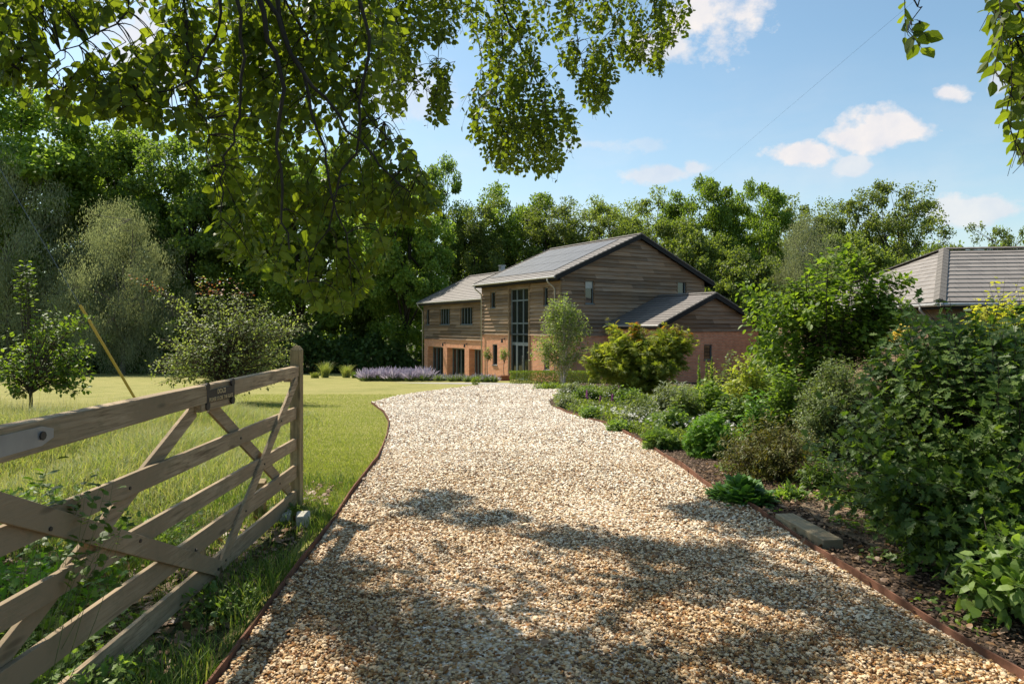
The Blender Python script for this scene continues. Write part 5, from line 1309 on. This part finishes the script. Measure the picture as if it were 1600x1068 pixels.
HANG = [ # pixel polyline on the photograph, distance, start radius
 ([(398,-30),(420,60),(442,140),(432,230),(440,330),(452,390)], 3.6, .016), ([(405,-30),(450,80),(520,170),(585,250),(640,300)], 3.65, .014), ([(368,-30),(378,80),(374,190),(352,270),(345,340)], 3.55, .011),
 ([(430,-30),(440,50),(470,120),(495,200),(520,300),(545,400)], 3.7, .013), ([(345,-30),(338,60),(310,120),(250,150),(180,175)], 3.6, .009), ([(215,-30),(190,30),(140,62),(90,85),(30,110)], 3.6, .006),
 ([(290,-30),(284,60),(300,130),(320,200),(330,260)], 3.7, .009), ([(505,-30),(520,50),(560,140),(600,190)], 4.4, .008), ([(560,-30),(575,80),(560,220),(520,330),(480,440)], 3.7, .011),
 ([(610,-30),(625,50),(650,120),(690,170)], 6.4, .008), ([(700,-30),(690,40),(683,100),(680,170)], 6.8, .007),
 ([(760,-30),(790,20),(812,70),(845,140),(862,230)], 7.6, .015), ([(790,-30),(783,70),(770,140),(790,220),(800,255)], 7.6, .010), ([(740,-30),(752,100),(745,180)], 7.8, .007),
 ([(890,-30),(900,30),(905,90),(930,150)], 8.0, .009), ([(980,-30),(990,20),(1010,60),(1040,50)], 8.2, .008), ([(1040,-40),(1050,0),(1058,40)], 8.2, .006), ([(930,-30),(960,30),(985,90)], 8.1, .007),
 ([(1580,-60),(1583,40),(1568,90),(1585,170),(1600,260)], 2.7, .006), ([(1446,-40),(1444,0),(1430,30),(1418,55)], 3.0, .004), ([(1640,-40),(1600,60),(1590,120)], 2.6, .006),
 ([(60,-30),(70,40),(60,100),(100,150)], 3.9, .006), ([(420,-30),(470,40),(500,110),(560,150),(610,220),(650,280)], 4.0, .008)]
BR = []
for lst, Y, r in HANG:
    p = P3(lst, Y); k = np.argmin(np.linalg.norm(LIMB-(p[0]+np.array([-.3, -.3, .8])), axis=1))
    pre = bez(LIMB[k], (LIMB[k]+p[0])/2+np.array([0, 0, .25]), p[0], 6)[:-1]
    t = np.linspace(0, 1, len(p)); tt = np.linspace(0, 1, 16)
    q = np.stack([np.interp(tt, t, p[:, c]) for c in range(3)], 1); q[1:-1] += rng.normal(size=(14, 3))*.012
    path = np.concatenate([pre, q]); paths.append((path, np.linspace(r*1.3, r*.25, len(path)))); BR.append(q)
BRA = np.concatenate(BR)
def inpoly(x, y, poly):
    c = np.zeros(len(x), bool); n = len(poly)
    for i in range(n):
        x1, y1 = poly[i]; x2, y2 = poly[(i+1) % n]
        m = ((y1 > y) != (y2 > y)) & (x < (x2-x1)*(y-y1)/((y2-y1) or 1e-9)+x1); c ^= m
    return c
REG = [ # polygon, Y range, twigs, leaf length
 ([(-60,-80),(120,-80),(95,20),(75,90),(60,130),(10,125),(-60,135)], (3.4, 4.0), 85, .07),
 ([(95,-80),(250,-80),(235,0),(150,40),(120,60),(95,40)], (3.5, 4.1), 30, .07),
 ([(130,70),(200,55),(300,40),(320,200),(290,215),(230,190),(150,180),(90,165),(20,150),(60,115)], (3.5, 4.2), 100, .07),
 ([(235,-60),(300,-60),(300,70),(250,60)], (3.6, 4.1), 30, .07),
 ([(285,-80),(600,-80),(620,60),(590,150),(500,190),(400,210),(300,180),(285,60)], (3.8, 4.7), 240, .070),
 ([(300,170),(400,200),(500,180),(590,150),(650,235),(690,255),(685,330),(620,345),(560,330),(450,340),(330,300)], (3.8, 4.7), 150, .071),
 ([(330,290),(450,330),(600,320),(640,330),(600,400),(575,440),(550,485),(480,470),(430,430),(400,425),(350,400)], (3.8, 4.6), 80, .071),
 ([(290,-80),(560,-80),(600,60),(560,250),(430,280),(320,240)], (5.2, 7.0), 95, .064),
 ([(590,-80),(730,-80),(735,30),(700,70),(660,60),(648,150),(610,185),(585,130),(600,60)], (6.0, 7.2), 190, .062),
 ([(662,80),(712,90),(712,150),(690,195),(668,190)], (6.4, 7.0), 34, .062),
 ([(720,-80),(1075,-80),(1075,50),(1050,70),(960,45),(860,60),(770,70),(722,55)], (7.2, 8.6), 260, .066),
 ([(745,50),(840,60),(870,130),(898,175),(895,230),(870,268),(800,262),(775,268),(735,205),(728,150),(755,120)], (7.0, 8.2), 280, .066),
 ([(865,60),(960,50),(965,110),(942,175),(915,165),(900,120),(868,80)], (7.4, 8.4), 95, .066),
 ([(955,40),(1070,40),(1045,75),(1025,118),(990,100),(960,85)], (7.6, 8.4), 60, .066),
 ([(1535,-80),(1680,-80),(1680,200),(1605,275),(1590,200),(1560,170),(1545,120),(1520,105),(1545,60)], (2.5, 2.9), 60, .064),
 ([(1398,35),(1412,-20),(1455,-20),(1458,30),(1432,75),(1405,80)], (2.95, 3.05), 6, .075),
]
LP, LD, LN, LS = [], [], [], []
def twigs(starts, L, size, filt=None, per=13):
    for s in starts:
        az = rng.uniform(0, 6.28); dr = np.array([math.cos(az)*.45, math.sin(az)*.45, -rng.uniform(.6, 1.3)]); dr /= np.linalg.norm(dr)
        e = s+dr*L*rng.uniform(.6, 1.2); mid = (s+e)/2+np.array([math.cos(az), math.sin(az), .5])*L*.12
        q = bez(s, mid, e, 6)
        tan = unit(np.gradient(q, axis=0)); t = np.linspace(.08, 1, per); i0 = np.clip((t*5).astype(int), 0, 4); fr = (t*5-i0)[:, None]
        p = q[i0]*(1-fr)+q[i0+1]*fr; tn = tan[i0]
        side = np.cross(tn, rand_dirs(1)); side = unit(side)*np.where(np.arange(per) % 2 == 0, 1, -1)[:, None]
        D = side+tn*.75+rng.normal(size=(per, 3))*.25; N = np.cross(side, tn)*.8+rng.normal(size=(per, 3))*.6
        N[N[:, 2] < 0] *= -1
        if filt is not None:
            x = CX+F*p[:, 0]/p[:, 1]; y = HY-F*(p[:, 2]-CH)/p[:, 1]; m = inpoly(x+rng.normal(size=per)*6, y+rng.normal(size=per)*6, filt)
        else: m = np.ones(per, bool)
        if m.sum() < 2: continue
        LP.append(p[m]); LD.append(D[m]); LN.append(N[m]); LS.append(size*rng.uniform(.62, 1.2, m.sum()))
        last = np.where(m)[0][-1]; qq = q[:max(2, int(t[last]*5)+2)]
        paths.append((qq, np.linspace(.0022, .001, len(qq))))
        k = np.argmin(np.linalg.norm(BRA-s, axis=1)); 
        if np.linalg.norm(BRA[k]-s) < .38: paths.append((bez(BRA[k], (BRA[k]+s)/2+np.array([0, 0, .05]), s, 5), np.linspace(.0035, .0022, 5)))
for poly, (y0, y1), n, ls in REG:
    xs = [p[0] for p in poly]; ys = [p[1] for p in poly]; st_ = []
    while len(st_) < n:
        x = rng.uniform(min(xs), max(xs)); y = rng.uniform(min(ys), max(ys))
        if inpoly(np.array([x]), np.array([y]), poly)[0]: st_.append(np.array(at(x, y, rng.uniform(y0, y1))))
    twigs(st_, .46 if n > 6 else .22, ls, poly, 14 if n > 6 else 7)
# the part of the crown above and behind the view, which shades the foreground
SH = [ # shadow centre on the ground, height of the spray, radius, twigs
 (-.75, 6.15, 6.6, .42, 46), (-.2, 5.75, 6.5, .38, 36), (.45, 5.25, 6.3, .36, 34), (.95, 5.0, 6.2, .33, 30), (1.45, 4.85, 6.2, .3, 26), (1.65, 6.0, 6.8, .28, 22), (1.95, 5.8, 6.6, .28, 20), (-.6, 6.45, 6.7, .3, 18),
 (-1.2, 4.5, 5.8, .42, 46), (-.85, 3.9, 5.6, .5, 60), (-.4, 3.55, 5.5, .48, 50), (.05, 3.3, 5.4, .45, 40), (.6, 3.1, 5.2, .4, 32), (1.3, 3.35, 5.4, .35, 26), (2.0, 3.7, 5.6, .45, 40), (1.6, 4.2, 5.8, .3, 20), (.9, 4.3, 5.8, .22, 12),
 (-2.2, 3.6, 5.6, .8, 110), (-3.2, 4.2, 5.8, .9, 120), (-1.8, 4.6, 5.8, .5, 50), (-2.5, 2.8, 5.2, .8, 90), (-4.4, 4.9, 6.0, .8, 80), (-2.7, 5.3, 6.0, .35, 24),
 (2.9, 4.3, 5.9, .6, 60), (4.4, 4.6, 6.2, .7, 50)]
for sx, sy, h, r, n in SH:
    n = int(n*1.5); r *= .88
    c = np.array([sx-.532*h, sy+.479*h, h]); k = np.argmin(np.linalg.norm(LIMB-c, axis=1)); paths.append((bez(LIMB[k], (LIMB[k]+c)/2+np.array([0, 0, .4]), c, 7), np.linspace(.025, .006, 7)))
    st_ = c+rand_dirs(n)*rng.uniform(.1, 1, (n, 1))*np.array([r, r, r*.5])+np.array([0, 0, .2]); twigs(list(st_), .4, .085, None, 13)
st_ = np.array([BX, BY, 8.5])+rand_dirs(420)*rng.uniform(.5, 1, (420, 1))*np.array([3.2, 3.2, 2.8]); twigs(list(st_), .5, .085, None, 13)
BO = np.array([[BX, BY, 0.]])
V, Q = tubes(paths, 5); link('branches', np_mesh('beech_branches', V-BO, Q, M['bark_dark'], smooth=True), beech)
V, T = leaves(np.concatenate(LP), np.concatenate(LD), np.concatenate(LN), np.concatenate(LS), 'beech', 1.05); link('foliage', np_mesh('beech_foliage', V-BO, T, M['lf_beech']), beech)

# ================================================================ SKY, SUN, CAMERA
w = bpy.data.worlds.new('World'); scene.world = w; w.use_nodes = True
nt = w.node_tree; nt.nodes.clear(); nd = nt.nodes.new
sky = nd('ShaderNodeTexSky'); sky.sky_type = 'NISHITA'; sky.sun_disc = False
EL = math.radians(54.4); AZ = math.atan2(-.743, .669)
sky.sun_elevation = EL; sky.sun_rotation = AZ % (2*math.pi); sky.altitude = 50; sky.air_density = 1.0; sky.dust_density = 1.2; sky.ozone_density = 1.3
def wm(op, a, b=None, c=None, clamp=False):
    n = nd('ShaderNodeMath'); n.operation = op; n.use_clamp = clamp
    for i, x in enumerate((a, b, c)):
        if x is None: continue
        if isinstance(x, (int, float)): n.inputs[i].default_value = x
        else: nt.links.new(x, n.inputs[i])
    return n.outputs[0]
tc = nd('ShaderNodeTexCoord'); sp = nd('ShaderNodeSeparateXYZ'); nt.links.new(tc.outputs['Generated'], sp.inputs[0])
yy = wm('MAXIMUM', sp.outputs[1], .05)
ux = wm('DIVIDE', sp.outputs[0], yy); uz = wm('DIVIDE', sp.outputs[2], yy)
def wnoise(scale, detail, off=0, sx=1, rough=.6):
    m = nd('ShaderNodeMapping'); m.inputs['Scale'].default_value = (1, 1, sx); m.inputs['Location'].default_value = (off, off, 0)
    nt.links.new(tc.outputs['Generated'], m.inputs[0]); n = nd('ShaderNodeTexNoise'); n.inputs['Scale'].default_value = scale; n.inputs['Detail'].default_value = detail; n.inputs['Roughness'].default_value = rough
    nt.links.new(m.outputs[0], n.inputs['Vector']); return n.outputs['Fac']
n1 = wnoise(11, 8, 0, 1.3, .62); n2 = wnoise(3.5, 6, 3, 3.2)
CL = [(1110, 28, 75, 52, 1), (1040, 75, 70, 22, .8), (1485, 145, 38, 17, 1), (1385, 195, 58, 30, 1), (1340, 218, 45, 20, 1), (1250, 240, 62, 17, 1), (1330, 258, 30, 14, .7), (1040, 272, 60, 12, .7), (1085, 262, 25, 12, .7), (1545, 325, 90, 30, .75), (1560, 130, 20, 30, .6),
      (235, 80, 60, 70, .8), (190, 40, 50, 30, .5), (620, 150, 70, 40, .5), (930, 225, 90, 14, .35)]
mask = None
for cx, cy, rx, ry, s in CL:
    a = wm('DIVIDE', wm('SUBTRACT', ux, (cx-CX)/F), rx/F*1.25); b = wm('DIVIDE', wm('SUBTRACT', uz, (HY-cy)/F), ry/F*1.25)
    dd = wm('SQRT', wm('ADD', wm('MULTIPLY', a, a), wm('MULTIPLY', b, b)))
    v = wm('MULTIPLY', wm('MULTIPLY', wm('ADD', wm('SUBTRACT', 1.0, dd), wm('MULTIPLY', wm('SUBTRACT', n1, .5), 3.4)), 2.2, clamp=True), s)
    mask = v if mask is None else wm('MAXIMUM', mask, v)
hz = wm('MULTIPLY', wm('SUBTRACT', 1.0, wm('MULTIPLY', uz, 2.6), clamp=True), .30)
wisp = wm('MULTIPLY', wm('MULTIPLY', wm('SUBTRACT', n2, .46), 3.0, clamp=True), .45)
thin = wm('MULTIPLY', wisp, wm('SUBTRACT', 1.15, wm('MULTIPLY', uz, 2.6), clamp=True))
mask = wm('MAXIMUM', mask, wm('ADD', thin, hz))
mask = wm('MULTIPLY', mask, wm('MULTIPLY', sp.outputs[1], 20, clamp=True))
hs = nd('ShaderNodeHueSaturation'); hs.inputs['Saturation'].default_value = 1.02; hs.inputs['Value'].default_value = .97; tint = nd('ShaderNodeMix'); tint.data_type = 'RGBA'; tint.blend_type = 'MULTIPLY'; tint.inputs[0].default_value = 1; tint.inputs[7].default_value = (.9, 1.0, .92, 1); nt.links.new(sky.outputs[0], tint.inputs[6]); nt.links.new(tint.outputs[2], hs.inputs['Color'])
n3 = wnoise(16, 6, 7)
cc = nd('ShaderNodeMix'); cc.data_type = 'RGBA'; cc.inputs[6].default_value = (4.0, 4.1, 4.5, 1); cc.inputs[7].default_value = (5.2, 4.9, 4.7, 1); nt.links.new(wm('MULTIPLY', wm('SUBTRACT', n3, .3), 2.6, clamp=True), cc.inputs[0])
mx = nd('ShaderNodeMix'); mx.data_type = 'RGBA'; nt.links.new(mask, mx.inputs[0]); nt.links.new(hs.outputs[0], mx.inputs[6]); nt.links.new(cc.outputs[2], mx.inputs[7])
bg = nd('ShaderNodeBackground'); bg.inputs[1].default_value = .115; nt.links.new(mx.outputs[2], bg.inputs[0])
out = nd('ShaderNodeOutputWorld'); nt.links.new(bg.outputs[0], out.inputs[0])

L = bpy.data.lights.new('sun', 'SUN'); L.energy = 4.9; L.angle = math.radians(.6); L.color = (1, .92, .79)
so = bpy.data.objects.new('sun', L); COL.objects.link(so)
sv = Vector((-.743*math.cos(EL), .669*math.cos(EL), math.sin(EL)))
so.rotation_euler = sv.to_track_quat('Z', 'Y').to_euler(); so.location = (0, 0, 40)

cam = bpy.data.cameras.new('camera'); co = bpy.data.objects.new('camera', cam); COL.objects.link(co)
co.location = (0, 0, CH); co.rotation_euler = (math.pi/2, 0, 0)
cam.sensor_width = 36; cam.lens = F*36/1600; cam.shift_y = -24/1600; cam.clip_start = .05; cam.clip_end = 2000
scene.camera = co
scene.view_settings.view_transform = 'Standard'; scene.view_settings.look = 'None'; scene.view_settings.exposure = .72; scene.view_settings.gamma = 1
scene.render.engine = 'CYCLES'
scene.cycles.max_bounces = 8; scene.cycles.diffuse_bounces = 5; scene.cycles.glossy_bounces = 2; scene.cycles.transmission_bounces = 4; scene.cycles.use_denoising = True
